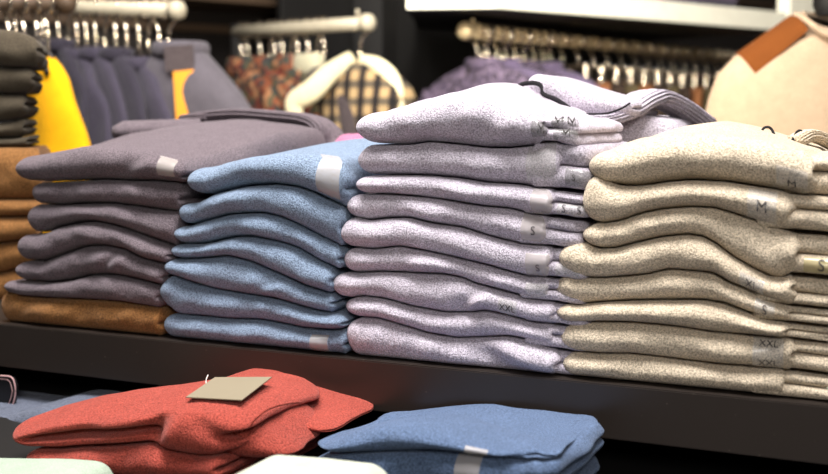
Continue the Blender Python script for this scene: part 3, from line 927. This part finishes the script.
# black leather tag with a pale edging at the left frame edge, hanging from a cord under the shelf
tg = thing('leather_tag', onY(0, 395, -0.02), 'rounded black leather tag with pale pink edging below the shelf', 'tag')
outl = [(-22, 376), (4, 376), (12, 378), (15, 386), (15, 396), (12, 406), (6, 412), (-2, 414), (-22, 414)]
a3 = [onY(q[0], q[1], -0.02) for q in outl]; b3 = [q + np.array([0, 0.007, 0]) for q in a3]
n = len(a3)
mesh_obj('leather_panel', a3 + b3, [tuple(range(n))[::-1], tuple(range(n, 2 * n))] + [(i, (i + 1) % n, n + (i + 1) % n, n + i) for i in range(n)], M['leather'], tg, smooth=False)
e1 = sweep('edging', [onY(q[0], q[1], -0.021) for q in outl[:-1]], M['stitch'], r=0.0012, parent=tg, n=50)
sweep('stitching', [onY(q[0] - (3 if q[0] > 0 else 0), q[1] + (3 if q[1] < 390 else -3), -0.021) for q in outl[:-1]], M['stitch'], r=0.0006, parent=tg, n=50)
sweep('cord', [onY(-12, 378, -0.018), onY(-13, 370, -0.01), onY(-14, 366, -0.003)], M['leather'], r=0.0015, parent=tg, n=12)

# ------------------------------------------------------------------ rails, hangers and hanging clothes behind


def rail(label, a, b_, r, mat, capend=True, post=True):
    r = r * K
    t = thing('clothes_rail', tuple((a + b_) / 2), label, 'clothes rail', 'clothes rails along the back wall')
    sweep('bar', [a, b_], mat, r=r, parent=t, n=24, m=16)
    # rounded end cap with a small pin on it
    prof = [(0.0, 0.0)]
    vs, fs = [], []
    d = (a - b_) / np.linalg.norm(a - b_)
    s = np.cross(d, UP); s /= np.linalg.norm(s); u = np.cross(s, d)
    ring = [(1.0, -0.006), (1.32, -0.004), (1.38, 0.012), (1.2, 0.024), (0.8, 0.031), (0.1, 0.034)]
    for rr, dd in ring:
        for k in range(16):
            vs.append(a + d * dd + (s * math.cos(2 * PI * k / 16) + u * math.sin(2 * PI * k / 16)) * r * rr)
    mesh_obj('end_cap', vs, grid_faces(16, len(ring)) + [tuple(range(16))[::-1], tuple((len(ring) - 1) * 16 + k for k in range(16))], mat, t)
    sweep('pin', [a - d * 0.03 + UP * r * 0.8, a - d * 0.03 + UP * (r + 0.022)], mat, r=0.006, parent=t, n=24, m=10)
    if post:
        sweep('support_post', [b_ + UPK * 0.02, np.array([b_[0], b_[1], 0.0])], M['black'], r=0.018, parent=t, n=24, m=12)
    return t


def hook_pts(p, axis, drop=0.085, rr=0.022, side=1):
    """a hook over the rail at p lying in the plane of `axis`, stem going down"""
    rr = rr * K
    axis = axis / np.linalg.norm(axis)
    pts = []
    for a in np.linspace(-0.35 * PI, PI, 9):
        pts.append(p + axis * rr * math.cos(a) * side + UP * rr * math.sin(a))
    pts = [q for q in pts]
    pts.append(p - axis * rr * 0.9 * side - UPK * 0.02)
    pts.append(p - axis * 0.0 - UPK * 0.045)
    pts.append(p - UPK * drop)
    return pts


def garment(name, label, cat, group, top, axis, mat, half=0.24, thick=0.055, length=0.62, collar=None, sleeve=True, neck=0.07, drop=0.085, seed=0, hookmat=None, collar_h=0.03, part='body', rows=None, scoop=0.0):
    """a top hanging from its shoulders: neck, sloping shoulders, body and two sleeves. `axis` is the shoulder line"""
    half, thick, neck, collar_h = half * K, thick * K, neck * K, collar_h * K
    axis = np.array([axis[0], axis[1], 0.0]); axis /= np.linalg.norm(axis)
    nrm = np.array([-axis[1], axis[0], 0.0])
    t = thing(name, tuple(top - UPK * length), label, cat, group)
    rows = [tuple(v * K for v in q) for q in rows] if rows else [(0.0, neck * 0.8, thick * 0.55), (-0.006, neck, thick * 0.75), (-0.022, half * 0.5, thick * 0.9), (-0.05, half * 0.76, thick), (-0.078, half * 0.93, thick), (-0.115, half, thick * 1.05),
            (-0.17, half * 0.98, thick * 1.1), (-0.28, half * 0.93, thick * 1.2), (-length, half * 0.9, thick * 1.25)]
    rz = np.array([q[0] for q in rows])
    zz_ = np.concatenate([np.linspace(0, -0.12, 14), np.linspace(-0.14, -length, 18)])
    w = np.interp(-zz_, -rz, [q[1] for q in rows]); th_ = np.interp(-zz_, -rz, [q[2] for q in rows])
    nz = Noise(seed + 500, 5)
    m = 40
    V = []
    for z, ww, tt in zip(zz_, w, th_):
        for k in range(m):
            a = 2 * PI * k / m
            ca, sa = math.cos(a), math.sin(a)
            x = ww * math.copysign(abs(ca) ** 0.85, ca); y = tt * math.copysign(abs(sa) ** 0.85, sa)
            f = 0.012 * float(nz(x, y * 0.2, z * 0.5)) * min(1, -z / 0.15)
            V.append(top + axis * x + nrm * (y + f) + UP * (z - scoop * max(0.0, -sa) * max(0.0, 1 + z / 0.07)))
    n = len(zz_)
    mesh_obj(part, V, grid_faces(m, n) + [tuple(range(m)), tuple((n - 1) * m + k for k in range(m))[::-1]], mat, t)
    if sleeve:
        for sg in (-1, 1):
            pts = [top + axis * sg * half * 0.86 - UPK * 0.085, top + axis * sg * half * 1.0 - UPK * 0.15, top + axis * sg * half * 1.09 - UPK * 0.28, top + axis * sg * half * 1.12 - UPK * length * 0.97]
            sweep('sleeve', pts, mat, parent=t, n=24, prof=[(thick * 1.0 * math.cos(2 * PI * k / 16), thick * 0.95 * math.sin(2 * PI * k / 16)) for k in range(16)], up=tuple(nrm))
    if collar is not None:
        pts = []
        for k in range(15):
            a = 2 * PI * k / 14
            pts.append(top + axis * (neck * 1.02) * math.cos(a) + nrm * thick * 0.9 * math.sin(a) + UP * (collar_h * 0.35 - 0.012))
        sweep('collar', pts, collar, parent=t, n=40, prof=[(0.012 * math.cos(2 * PI * k / 12), collar_h * math.sin(2 * PI * k / 12)) for k in range(12)])
    return t


def hanger(label, group, p, axis, half=0.09, drop=0.085, side=1, mat=None):
    half = half * K
    axis = np.array([axis[0], axis[1], 0.0]); axis /= np.linalg.norm(axis)
    t = thing('clothes_hanger', tuple(p - UPK * drop), label, 'hanger', group)
    sweep('hook', hook_pts(p, axis, drop, side=side), mat or M['chrome'], r=0.0052, parent=t, n=44, m=8)
    pts = [p - UPK * (drop + 0.07) - axis * half, p - UPK * (drop + 0.025) - axis * half * 0.5, p - UPK * drop, p - UPK * (drop + 0.025) + axis * half * 0.5, p - UPK * (drop + 0.07) + axis * half]
    sweep('shoulder_bar', pts, M['hangw'], parent=t, n=24, prof=[(0.006 * math.cos(2 * PI * k / 10), 0.010 * math.sin(2 * PI * k / 10)) for k in range(10)])
    return t


JROWS = [(0.0, 0.045, 0.016), (-0.006, 0.056, 0.019), (-0.02, 0.085, 0.021), (-0.045, 0.125, 0.022), (-0.08, 0.165, 0.023), (-0.12, 0.198, 0.023), (-0.17, 0.225, 0.024), (-0.24, 0.248, 0.024), (-0.62, 0.27, 0.026)]
LAT = RT * 0.52 + F0 * -0.85            # shoulder line of the clothes on the left rail (near shoulder to the right)
# left rail
ra = onD(174, 10, 2.55); rb = onD(-60, 3, 2.95)
rail('pale rail with a round end cap at upper left, carrying navy jackets', ra, rb, 0.0165, M['rail'])
rd = (rb - ra)
jk = [(22, 'navy2'), (50, 'navy'), (66, 'navy2'), (84, 'navy'), (102, 'navy'), (121, 'navy2'), (142, 'navy')]
jl = ['navy padded jacket mostly hidden at far left of the left rail', 'navy padded jacket just behind the yellow fleece', 'dark navy padded jacket, second behind the yellow fleece', 'navy padded jacket in the middle of the navy row',
      'navy padded jacket with upright collar, fourth from the yellow fleece', 'dark navy padded jacket, second from the quilted grey jacket', 'navy padded jacket with broad shoulder next to the quilted grey jacket']
for i, ((px, mk), lb) in enumerate(zip(jk, jl)):
    q = (px - 174) / (-60 - 174)
    p0 = ra + rd * q
    dr = 0.085
    tp = p0 - UPK * (0.094 + 0.010 * math.sin(i * 2.4) + 0.003 * i)
    garment('padded_jacket', lb, 'jacket', 'navy jackets on the left rail', tp, LAT, M[mk], half=0.24, thick=0.036, collar=M[mk], neck=0.05, seed=i, collar_h=0.016, rows=JROWS, sleeve=False)
    hanger('metal hook of the ' + ['far left navy jacket', 'navy jacket behind the yellow fleece', 'second jacket behind the yellow fleece', 'middle navy jacket', 'navy jacket with upright collar', 'second jacket from the quilted grey one', 'jacket next to the quilted grey one'][i],
           'hangers on the left rail', p0, LAT, side=1, drop=0.1)
for i, px in enumerate((76, 93, 111, 131, 151, 160)):
    hanger('slim bright hook among the navy jackets on the left rail', 'spare hangers on the left rail', ra + rd * ((px - 174) / (-60 - 174)), RT * 0.7 + F0 * -0.7, drop=0.1, half=0.05, side=1 if i % 2 else -1)
# the quilted grey jacket at the rail's end, its orange lining showing
p0 = onD(173, 10, 2.5)
LG = RT * 0.9 + F0 * -0.42
p0 = ra + rd * 0.02
tq = garment('quilted_jacket', 'quilted grey jacket with orange lining at the end of the left rail', 'jacket', None, p0 - UPK * 0.085 + RTK * 0.025, LG, M['greyjk'], half=0.20, thick=0.06, collar=M['greyjk'], neck=0.055, seed=31, collar_h=0.018, sleeve=False,
             rows=[(0.0, 0.045, 0.035), (-0.008, 0.06, 0.045), (-0.05, 0.105, 0.055), (-0.1, 0.155, 0.06), (-0.16, 0.20, 0.06), (-0.24, 0.23, 0.065), (-0.62, 0.24, 0.07)])
nG = np.cross(LG / np.linalg.norm(LG), UP)
lc = p0 - UPK * 0.085 + RTK * 0.025
fr_ = -nG if (-nG) @ F0 < 0 else nG
vs = [lc + fr_ * 0.098 + RTK * a + UPK * b_ for a, b_ in ((0.032, -0.055), (0.076, -0.05), (0.072, -0.2), (0.044, -0.34))]
mesh_obj('orange_lining', vs + [v - fr_ * 0.006 for v in vs], [(0, 1, 2, 3), (7, 6, 5, 4), (0, 4, 5, 1), (1, 5, 6, 2), (2, 6, 7, 3), (3, 7, 4, 0)], M['orange'], tq, smooth=False)['label'] = 'orange lining'
vs = [lc + fr_ * 0.096 + RTK * a + UPK * b_ for a, b_ in ((0.012, 0.0), (0.074, 0.004), (0.076, -0.052), (0.014, -0.055))]
mesh_obj('neck_label', vs + [v - fr_ * 0.006 for v in vs], [(0, 1, 2, 3), (7, 6, 5, 4), (0, 4, 5, 1), (1, 5, 6, 2), (2, 6, 7, 3), (3, 7, 4, 0)], M['charcoal'], tq, smooth=False)['label'] = 'charcoal neck facing'
hanger('pale hook holding the quilted grey jacket', 'hangers on the left rail', p0, LG, side=-1)
# yellow fleece, nearest on the left rail
garment('fleece_top', 'bright yellow fleece hanging in front of the navy jackets', 'fleece', None, onD(48, 57, 2.22), RT * 0.82 + F0 * -0.57, M['yellow'], half=0.2, thick=0.03, neck=0.02, seed=41, sleeve=False, rows=[(0.0, 0.012, 0.012), (-0.02, 0.035, 0.02), (-0.043, 0.056, 0.025), (-0.063, 0.064, 0.028), (-0.103, 0.08, 0.03), (-0.142, 0.092, 0.03), (-0.18, 0.104, 0.03), (-0.6, 0.14, 0.035)])
yy = onD(48, 57, 2.22)
yr = yy + UPK * 0.105
hanger('hook of the yellow fleece on the short front rail', 'hangers on the left rail', yr, RT * 0.82 + F0 * -0.57, drop=0.1, half=0.03)
for i, dx in enumerate((0.02, 0.045, 0.075, 0.10)):
    hanger(['bare pale hook nearest the yellow fleece', 'bare pale hook, second left of the yellow fleece', 'bare pale hook, third left of the yellow fleece', 'bare pale hook, leftmost on the short front rail'][i], 'bare hangers on the short front rail', yr - RTK * (dx if i else 0.02), RT * 0.6 + F0 * -0.8, drop=0.07, half=0.05)
ra2 = np.array([*(yr + RTK * 0.03)[:2], yr[2]]); rb2 = ra2 - RTK * 0.62 + F0 * 0.05
rail('short grey rail at the upper left corner, carrying the yellow fleece', ra2, rb2, 0.0165, M['strip'])

# middle rail
ma = onD(365, 23, 2.95); mb = onD(236, 32, 3.25)
rail('pale rail with a round end cap at top centre, carrying checked jackets', ma, mb, 0.0175, M['rail'])
md_ = mb - ma
mid = [(0.96, 'floral', None, 'red and olive flowered jacket at far end of the middle rail'), (0.80, 'floral', None, 'flowered jacket beside the charcoal jacket on the middle rail'), (0.62, 'floral', None, 'flowered jacket hidden behind the charcoal jacket on the middle rail'), (0.42, 'charcoal', 'fluff2', 'charcoal jacket with greyish shearling collar on the middle rail')]
LM = RT * 0.55 + F0 * -0.83
for i, (q, mk, ck, lb) in enumerate(mid):
    p0 = ma + md_ * q
    garment('shearling_jacket' if ck else 'flowered_jacket', lb, 'jacket', 'jackets on the middle rail', p0 - UPK * 0.10, LM, M[mk], half=0.22, thick=0.028, collar=M[ck] if ck else M[mk], neck=0.06, seed=60 + i, collar_h=0.028)
    hanger('hook of the ' + ['far flowered jacket', 'flowered jacket beside the charcoal one', 'flowered jacket hidden behind the charcoal one', 'charcoal jacket with shearling collar'][i], 'hangers on the middle rail', p0, LM, drop=0.1)
for i, q in enumerate((0.9, 0.72, 0.68, 0.55, 0.5, 0.35, 0.3)):
    hanger('slim metal hook among the hangers on the middle rail', 'spare hangers on the middle rail', ma + md_ * q, LM, drop=0.1, half=0.14, side=-1 if i % 2 else 1)
# cream checked jacket at the near end, its shearling collar open
p0 = ma + md_ * 0.03
LP = RT * 0.93 + F0 * -0.36
tpq = garment('shearling_jacket', 'cream checked jacket with open shearling collar at the middle rail end', 'jacket', 'jackets on the middle rail', p0 - UPK * 0.10, LP, M['plaid'], half=0.15, thick=0.075, collar=None, neck=0.05, seed=71, sleeve=False)
fp_ = -F0
tp = p0 - UPK * 0.10
for nm, pts, w_ in (('shearling_lapel', [(-0.02, 0.012, 0.05), (-0.075, -0.03, 0.09), (-0.12, -0.075, 0.10), (-0.165, -0.105, 0.09), (-0.16, -0.15, 0.09)], 0.034), ('shearling_lapel', [(0.0, 0.006, 0.05), (0.045, -0.01, 0.08), (0.08, -0.045, 0.09), (0.095, -0.10, 0.10), (0.10, -0.2, 0.10)], 0.026)):
    sweep(nm, [tp + RTK * a + UPK * b_ + fp_ * c for a, b_, c in pts], M['fluff'], parent=tpq, n=30, prof=[(w_ * math.cos(2 * PI * k / 14), 0.016 * math.sin(2 * PI * k / 14)) for k in range(14)], up=tuple(fp_), taper=lambda q: 0.6 + 0.4 * math.sin(q * PI))['label'] = 'cream shearling lapel'
hanger('pale hook at the near end of the middle rail', 'hangers on the middle rail', p0, LP, drop=0.1, half=0.12, side=-1)

# right rail with trousers on clip hangers
qa = onD(467, 31, 3.15); qb = onD(760, 60, 4.6)
rail('warm metal rail below the white shelf, carrying trousers', qa, qb, 0.018, M['brass'])
qd = qb - qa
LR = RTK * 0.62 + F0 * -0.78
knit = [(0.04, 'pattern'), (0.09, 'purple'), (0.14, 'pattern'), (0.20, 'purple')]
for i, (q, mk) in enumerate(knit):
    p0 = qa + qd * q
    garment('knit_top', ['dotted dark purple knit top at near end of the trouser rail', 'muted purple knit top, second on the trouser rail', 'dotted dark purple knit top, third on the trouser rail', 'muted purple knit top beside the trousers'][i], 'knit top', 'knit tops on the right rail',
            p0 - UPK * 0.085, -RT * 0.75 + F0 * 0.66, M[mk], half=0.21, thick=0.036, collar=M[mk], neck=0.05, seed=80 + i, collar_h=0.018)
    hanger(['hook of the near dotted purple top', 'hook of the second purple top', 'hook of the third, dotted purple top', 'hook of the purple top beside the trousers'][i], 'hangers on the right rail', p0, -RT * 0.75 + F0 * 0.66)


for i in range(9):
    hanger('slim metal hook near the end of the trouser rail, above the purple tops', 'spare hangers on the right rail', qa + qd * (0.025 + 0.024 * i), -RT * 0.75 + F0 * 0.66, drop=0.075, half=0.05, side=-1)


def trousers(label, p, axis, mat):
    """folded trousers pinched by two clips of a bar hanger"""
    axis = axis / np.linalg.norm(axis); nrm = np.cross(axis, UP)
    t = thing('trousers', tuple(p - UPK * 0.9), label, 'trousers', 'trousers on the right rail')
    V = []
    zs_ = np.concatenate([np.linspace(0, -0.05, 5), np.linspace(-0.1, -0.75, 12)])
    m = 36
    for z in zs_:
        k_ = min(1, -z / 0.3)
        w_ = 0.15 - 0.03 * k_
        for k in range(m):
            a = 2 * PI * k / m
            dip = -0.016 * abs(math.sin(2.2 * math.cos(a)))
            V.append(p + axis * w_ * math.copysign(abs(math.cos(a)) ** 0.6, math.cos(a)) + nrm * (0.022 + 0.012 * k_) * math.copysign(abs(math.sin(a)) ** 0.7, math.sin(a)) + UPK * (z + (dip if z > -0.06 else 0)))
    n = len(zs_)
    mesh_obj('legs', V, grid_faces(m, n) + [tuple(range(m)), tuple((n - 1) * m + k for k in range(m))[::-1]], mat, t)
    return t


def clip_hanger(label, p, axis):
    axis = axis / np.linalg.norm(axis)
    t = thing('clip_hanger', tuple(p - UPK * 0.12), label, 'hanger', 'clip hangers on the right rail')
    sweep('hook', hook_pts(p, axis, 0.08), M['chrome'], r=0.0055, parent=t, n=40, m=8)
    sweep('bar', [p - UPK * 0.08 - axis * 0.15, p - UPK * 0.078, p - UPK * 0.08 + axis * 0.15], M['chrome'], r=0.004, parent=t, n=16, m=8)
    nrm = np.cross(axis, UP)
    for sg in (-1, 1):
        c = p - UPK * 0.105 + axis * sg * 0.11
        sweep('clip', [c + UPK * 0.03, c, c - UPK * 0.028], M['chrome'], parent=t, n=12, prof=[(0.011, -0.014), (0.013, 0.0), (0.011, 0.014), (-0.011, 0.014), (-0.013, 0.0), (-0.011, -0.014)], up=tuple(nrm))
    return t


mats = ['trousers', 'trousers2', 'trousers', 'trousers3', 'trousers2', 'trousers', 'trousers3', 'trousers', 'trousers2', 'trousers3', 'trousers', 'trousers2', 'trousers', 'trousers3', 'trousers', 'trousers2']
tn = {'trousers': 'dark brown', 'trousers2': 'rust brown', 'trousers3': 'khaki'}
pos = ['nearest the purple tops'] + ['%s along from the purple tops' % q for q in 'second third fourth fifth sixth seventh eighth'.split()] + \
      ['%s from the beige sweatshirt' % q for q in 'eighth seventh sixth fifth fourth third second'.split()] + ['nearest the beige sweatshirt']
for i, mk in enumerate(mats):
    q = 0.25 + 0.046 * i
    p0 = qa + qd * q
    trousers('%s trousers on a clip hanger, %s' % (tn[mk], pos[i]), p0 - UPK * 0.115, LR, M[mk])
    clip_hanger('metal clip hanger of the %s trousers %s' % (tn[mk], pos[i]), p0, LR)

# ------------------------------------------------------------------ white shelf with folded clothes, upper right
c0, c1, c2 = np.array([0.216, 3.0]), np.array([1.235, 3.79]), np.array([-0.02, 3.03])
dv = (c1 - c0) / np.linalg.norm(c1 - c0); bk = np.array([-dv[1], dv[0]])
foot = [c0, c1, c1 + bk * 0.66, c0 + bk * 0.66 + dv * 0.25, c2 + np.array([0.02, 0.30]), c2]
fw = [G(q[0], q[1], 0)[:2] for q in foot]
un = thing('shelving_unit', (*G(0.7, 3.8, 0)[:2], 0), 'shop wall unit with a thick cream white shelf at upper right', 'shelving unit')
prism('shelf_board', fw, CAM[2] + K * 0.284, CAM[2] + K * 0.345, M['white'], un)
prism('underside_shade', fw, CAM[2] + K * 0.281, CAM[2] + K * 0.284, M['black'], un)['label'] = 'black sheet shading the underside'  # black sheet stands in for shade, bounce light left the board grey here
bp_ = [c0 + bk * 0.75 + dv * -0.2, c1 + bk * 0.75 + dv * 0.1, c1 + bk * 0.78 + dv * 0.1, c0 + bk * 0.78 + dv * -0.2]
prism('back_panel', [G(q[0], q[1], 0)[:2] for q in bp_], 0.0, 2.6, M['black'], un)
sp_ = [c1 + dv * 0.02, c1 + dv * 0.32, c1 + dv * 0.32 + bk * 0.05, c1 + dv * 0.02 + bk * 0.05]
prism('end_panel', [G(q[0], q[1], 0)[:2] for q in sp_], CAM[2] + K * 0.22, 2.6, M['white'], un)['label'] = 'cream end panel'
pq = G(-0.10, 3.55, 0)
box('upright_post', (pq[0] - 0.09, pq[1] - 0.06, 0), (pq[0] + 0.03, pq[1] + 0.06, 2.6), M['black'], un)


def small_pile(x0, cs, zb0, dirv, names):
    pass


def far_pad(label, mat, cen, ang, w_, d_, z0, h_, seed, group):
    p = Pad(-w_ / 2, w_ / 2, -d_ / 2, d_, flat(0.0005), flat(h_ - 0.001), R=h_ * 0.55, seed=seed, rc=(0.03,) * 4, lobe_side='')
    t = thing('folded_sweater', (0, 0, 0), label, 'sweater', group)
    p.mesh('folded_body', mat, t, nf=24, rows=11, caps=3)
    t.location = (cen[0], cen[1], z0); t.rotation_euler = (0, 0, ang)
    return t


wd = G(dv[0], dv[1], 0)[:2] - G(0, 0, 0)[:2]
ang = math.atan2(wd[1], wd[0])
zt0 = CAM[2] + K * 0.345
for (fr1, cols) in ((0.50, [('pink', 0.026), ('pink', 0.03)]), (0.79, [('navy', 0.03), ('purple', 0.032), ('navy', 0.03)]), (0.2, [('tan', 0.03), ('tan', 0.03)])):
    c = c0 + (c1 - c0) * fr1 + bk * 0.19
    z0 = zt0
    for k, (mk, hh) in enumerate(cols):
        nm = {'pink': 'dusty pink', 'navy': 'navy', 'purple': 'muted purple', 'tan': 'oatmeal'}[mk]
        lab = '%s folded sweater %s on the cream white shelf' % (nm, 'at foot of its pile' if k == 0 else ('topmost of its pile' if k == len(cols) - 1 else 'in the middle of the purple pile'))
        far_pad(lab, M[mk], G(c[0], c[1], 0), ang, 0.27, 0.3, z0 + 0.0005, hh, 300 + k + int(fr1 * 90), 'folded sweaters on the white shelf')
        z0 += hh

# dark grey folded clothes on the wall ledge at top centre
lg = prism('wall_ledge', [wallpt(0.1, 0.0), wallpt(1.5, 0.0), wallpt(1.5, 0.3), wallpt(0.1, 0.3)], CAM[2] + K * 0.36, CAM[2] + K * 0.385, M['strip'])
tag(lg, 'narrow bronze brown wall ledge at top centre', 'ledge')
for i, (tt, mk) in enumerate(((0.62, 'charcoal'), (0.62, 'greyjk'))):
    c = wallpt(tt, 0.155)
    wd2 = wallpt(1) - wallpt(0)
    far_pad(['charcoal folded garment on the wall ledge', 'grey folded garment topmost on the wall ledge'][i], M[mk], c, math.atan2(wd2[1], wd2[0]), 0.2, 0.26, CAM[2] + K * 0.3855 + 0.045 * i, 0.045, 350 + i, 'garments on the wall ledge')

# ------------------------------------------------------------------ beige sweatshirt on a stand at right
bx = onD(838, 10, 2.1)
SHIRT = [(0.0, 0.06, 0.05), (-0.006, 0.072, 0.06), (-0.035, 0.122, 0.08), (-0.08, 0.18, 0.088), (-0.118, 0.214, 0.09), (-0.165, 0.228, 0.095), (-0.23, 0.24, 0.10), (-0.3, 0.24, 0.105), (-0.6, 0.235, 0.11)]
LB = RT * 0.98 + F0 * -0.15
tb = garment('sweatshirt', 'beige sweatshirt with a brown suede shoulder patch at right', 'sweatshirt', None, bx, LB, M['beige'], half=0.24, thick=0.095, neck=0.045, length=0.6, seed=400, sleeve=False, rows=SHIRT, scoop=0.045)
axb = np.array([LB[0], LB[1], 0]); axb = axb / np.linalg.norm(axb); nb = np.array([-axb[1], axb[0], 0.0])
if nb @ F0 > 0: nb = -nb


def on_shirt(px, py, back=0.0):
    """point on the shirt's front by pixel, solved on its shoulder ellipsoid"""
    q = onD(px, py, 2.1)
    x = float((q - bx) @ axb) / K; z = float(q[2] - bx[2]) / K
    rz = [-q[0] for q in SHIRT]
    w_ = np.interp(-z, rz, [q[1] for q in SHIRT]); t_ = np.interp(-z, rz, [q[2] for q in SHIRT])
    y = t_ * max(0.0, 1 - abs(min(1, abs(x) / w_)) ** 2.35) ** (0.85 / 2)
    return bx + axb * x * K + UPK * z + nb * (y * K + 0.004 + back)


qd4 = [(737, 53), (792, 14), (801, 33), (751, 75)]
nu = 12
V = []
for j in range(nu):
    for i in range(nu):
        u, v = i / (nu - 1), j / (nu - 1)
        a = np.array(qd4[0]) * (1 - u) + np.array(qd4[1]) * u; b_ = np.array(qd4[3]) * (1 - u) + np.array(qd4[2]) * u
        q = a * (1 - v) + b_ * v
        V.append(on_shirt(q[0], q[1], 0.006))
mesh_obj('shoulder_patch', V, grid_faces(nu, nu, False), M['suede'], tb)['label'] = 'brown suede shoulder patch'
sweep('neckband', [on_shirt(796, 14, 0.004), on_shirt(803, 26, 0.006), on_shirt(812, 35, 0.006), on_shirt(824, 40, 0.006), on_shirt(840, 36, 0.006)], M['beige'], r=0.006, parent=tb, n=30)
for sg in (-1, 1):
    pts = [bx + axb * sg * a * K + UPK * z for a, z in ((0.15, -0.13), (0.178, -0.19), (0.194, -0.3), (0.20, -0.58))]
    sweep('sleeve', pts, M['beige'], parent=tb, n=24, prof=[(0.044 * K * math.cos(2 * PI * k / 16), 0.05 * K * math.sin(2 * PI * k / 16)) for k in range(16)], up=tuple(nb))
st = thing('torso_stand', (bx[0], bx[1], 0), 'black bust form carrying the beige sweatshirt', 'display stand')
V = []
rings = [(0.15, 0.03, 0.03), (0.14, 0.05, 0.045), (0.06, 0.05, 0.045), (0.01, 0.05, 0.05), (-0.01, 0.04, 0.04)]
m = 24
for z, a_, b_ in rings:
    for k in range(m):
        V.append(bx + axb * (a_ * math.cos(2 * PI * k / m)) + nb * (b_ * math.sin(2 * PI * k / m) - 0.02) + UPK * z)
mesh_obj('neck', V, grid_faces(m, len(rings)) + [tuple(range(m))], M['black'], st)
sweep('pole', [np.array([bx[0], bx[1], bx[2] - 0.1]), np.array([bx[0], bx[1], 0.02])], M['black'], r=0.02, parent=st, n=24)
sweep('base', [np.array([bx[0], bx[1], 0.0]), np.array([bx[0], bx[1], 0.02])], M['black'], r=0.16, parent=st, n=24, m=32)

# ------------------------------------------------------------------ light


def area(name, loc, target, size, power, col=(1, 1, 1), sy=None):
    l = bpy.data.lights.new(name, 'AREA'); l.energy = power; l.color = col
    l.shape = 'RECTANGLE'; l.size = size; l.size_y = sy or size
    o = bpy.data.objects.new(name, l); COL.objects.link(o)
    o.location = loc
    o.rotation_euler = (Vector(target) - Vector(loc)).to_track_quat('-Z', 'Y').to_euler()
    return o


area('ceiling_or_fill_light', (-0.75, -0.25, 3.2), (-0.7, 0.1, 1.1), 1.4, 60, (1, 0.97, 0.95), 0.35)
area('ceiling_or_fill_light', (0.1, -0.7, 3.2), (-0.3, 0.0, 1.1), 0.5, 26, (1, 0.97, 0.94))
area('ceiling_or_fill_light', (-1.7, -0.7, 3.2), (-1.1, 0, 1.1), 0.5, 10, (1, 0.97, 0.95))
area('ceiling_or_fill_light', (0.6, -2.4, 2.3), (-0.35, 0, 1.0), 0.8, 22, (1, 0.95, 0.9))  # unseen front fill, added to brighten the shelf face and pile fronts
q = G(-0.6, 1.6, 0); area('ceiling_or_fill_light', (q[0], q[1], 3.2), (*G(-0.7, 2.8, 0)[:2], 1.4), 0.6, 36, (1, 0.90, 0.78))
q = G(0.5, 1.3, 0); area('ceiling_or_fill_light', (q[0], q[1], 2.9), (*G(0.7, 3.6, 0)[:2], 1.5), 0.7, 13, (1, 0.92, 0.83))
q = G(-0.05, 1.7, 0.29); area('rail_fill', tuple(q), tuple(G(0.75, 3.8, 0.2)), 0.2, 13, (1, 0.88, 0.72))  # added fill without a real lamp, reaches the right rail below the shelf

sp = bpy.data.lights.new('shelf_fill_spot', 'SPOT'); sp.energy = 260; sp.color = (1, 0.94, 0.82); sp.spot_size = math.radians(52); sp.spot_blend = 0.5; sp.shadow_soft_size = 0.08  # unseen spot added to brighten the cream shelf edge
spo = bpy.data.objects.new('shelf_fill_spot', sp); COL.objects.link(spo)
spo.location = G(0.0, 1.5, 0.85)
spo.rotation_euler = (Vector(G(0.6, 3.35, 0.31)) - Vector(spo.location)).to_track_quat('-Z', 'Y').to_euler()

w = bpy.data.worlds.new('shop_air'); SC.world = w; w.use_nodes = True
bgn = w.node_tree.nodes['Background']
bgn.inputs['Color'].default_value = (1.0, 0.93, 0.86, 1); bgn.inputs['Strength'].default_value = 0.06

vs_ = SC.view_settings
vs_.view_transform = 'Standard'; vs_.look = 'None'; vs_.exposure = 0.42; vs_.gamma = 1.0; vs_.use_curve_mapping = False
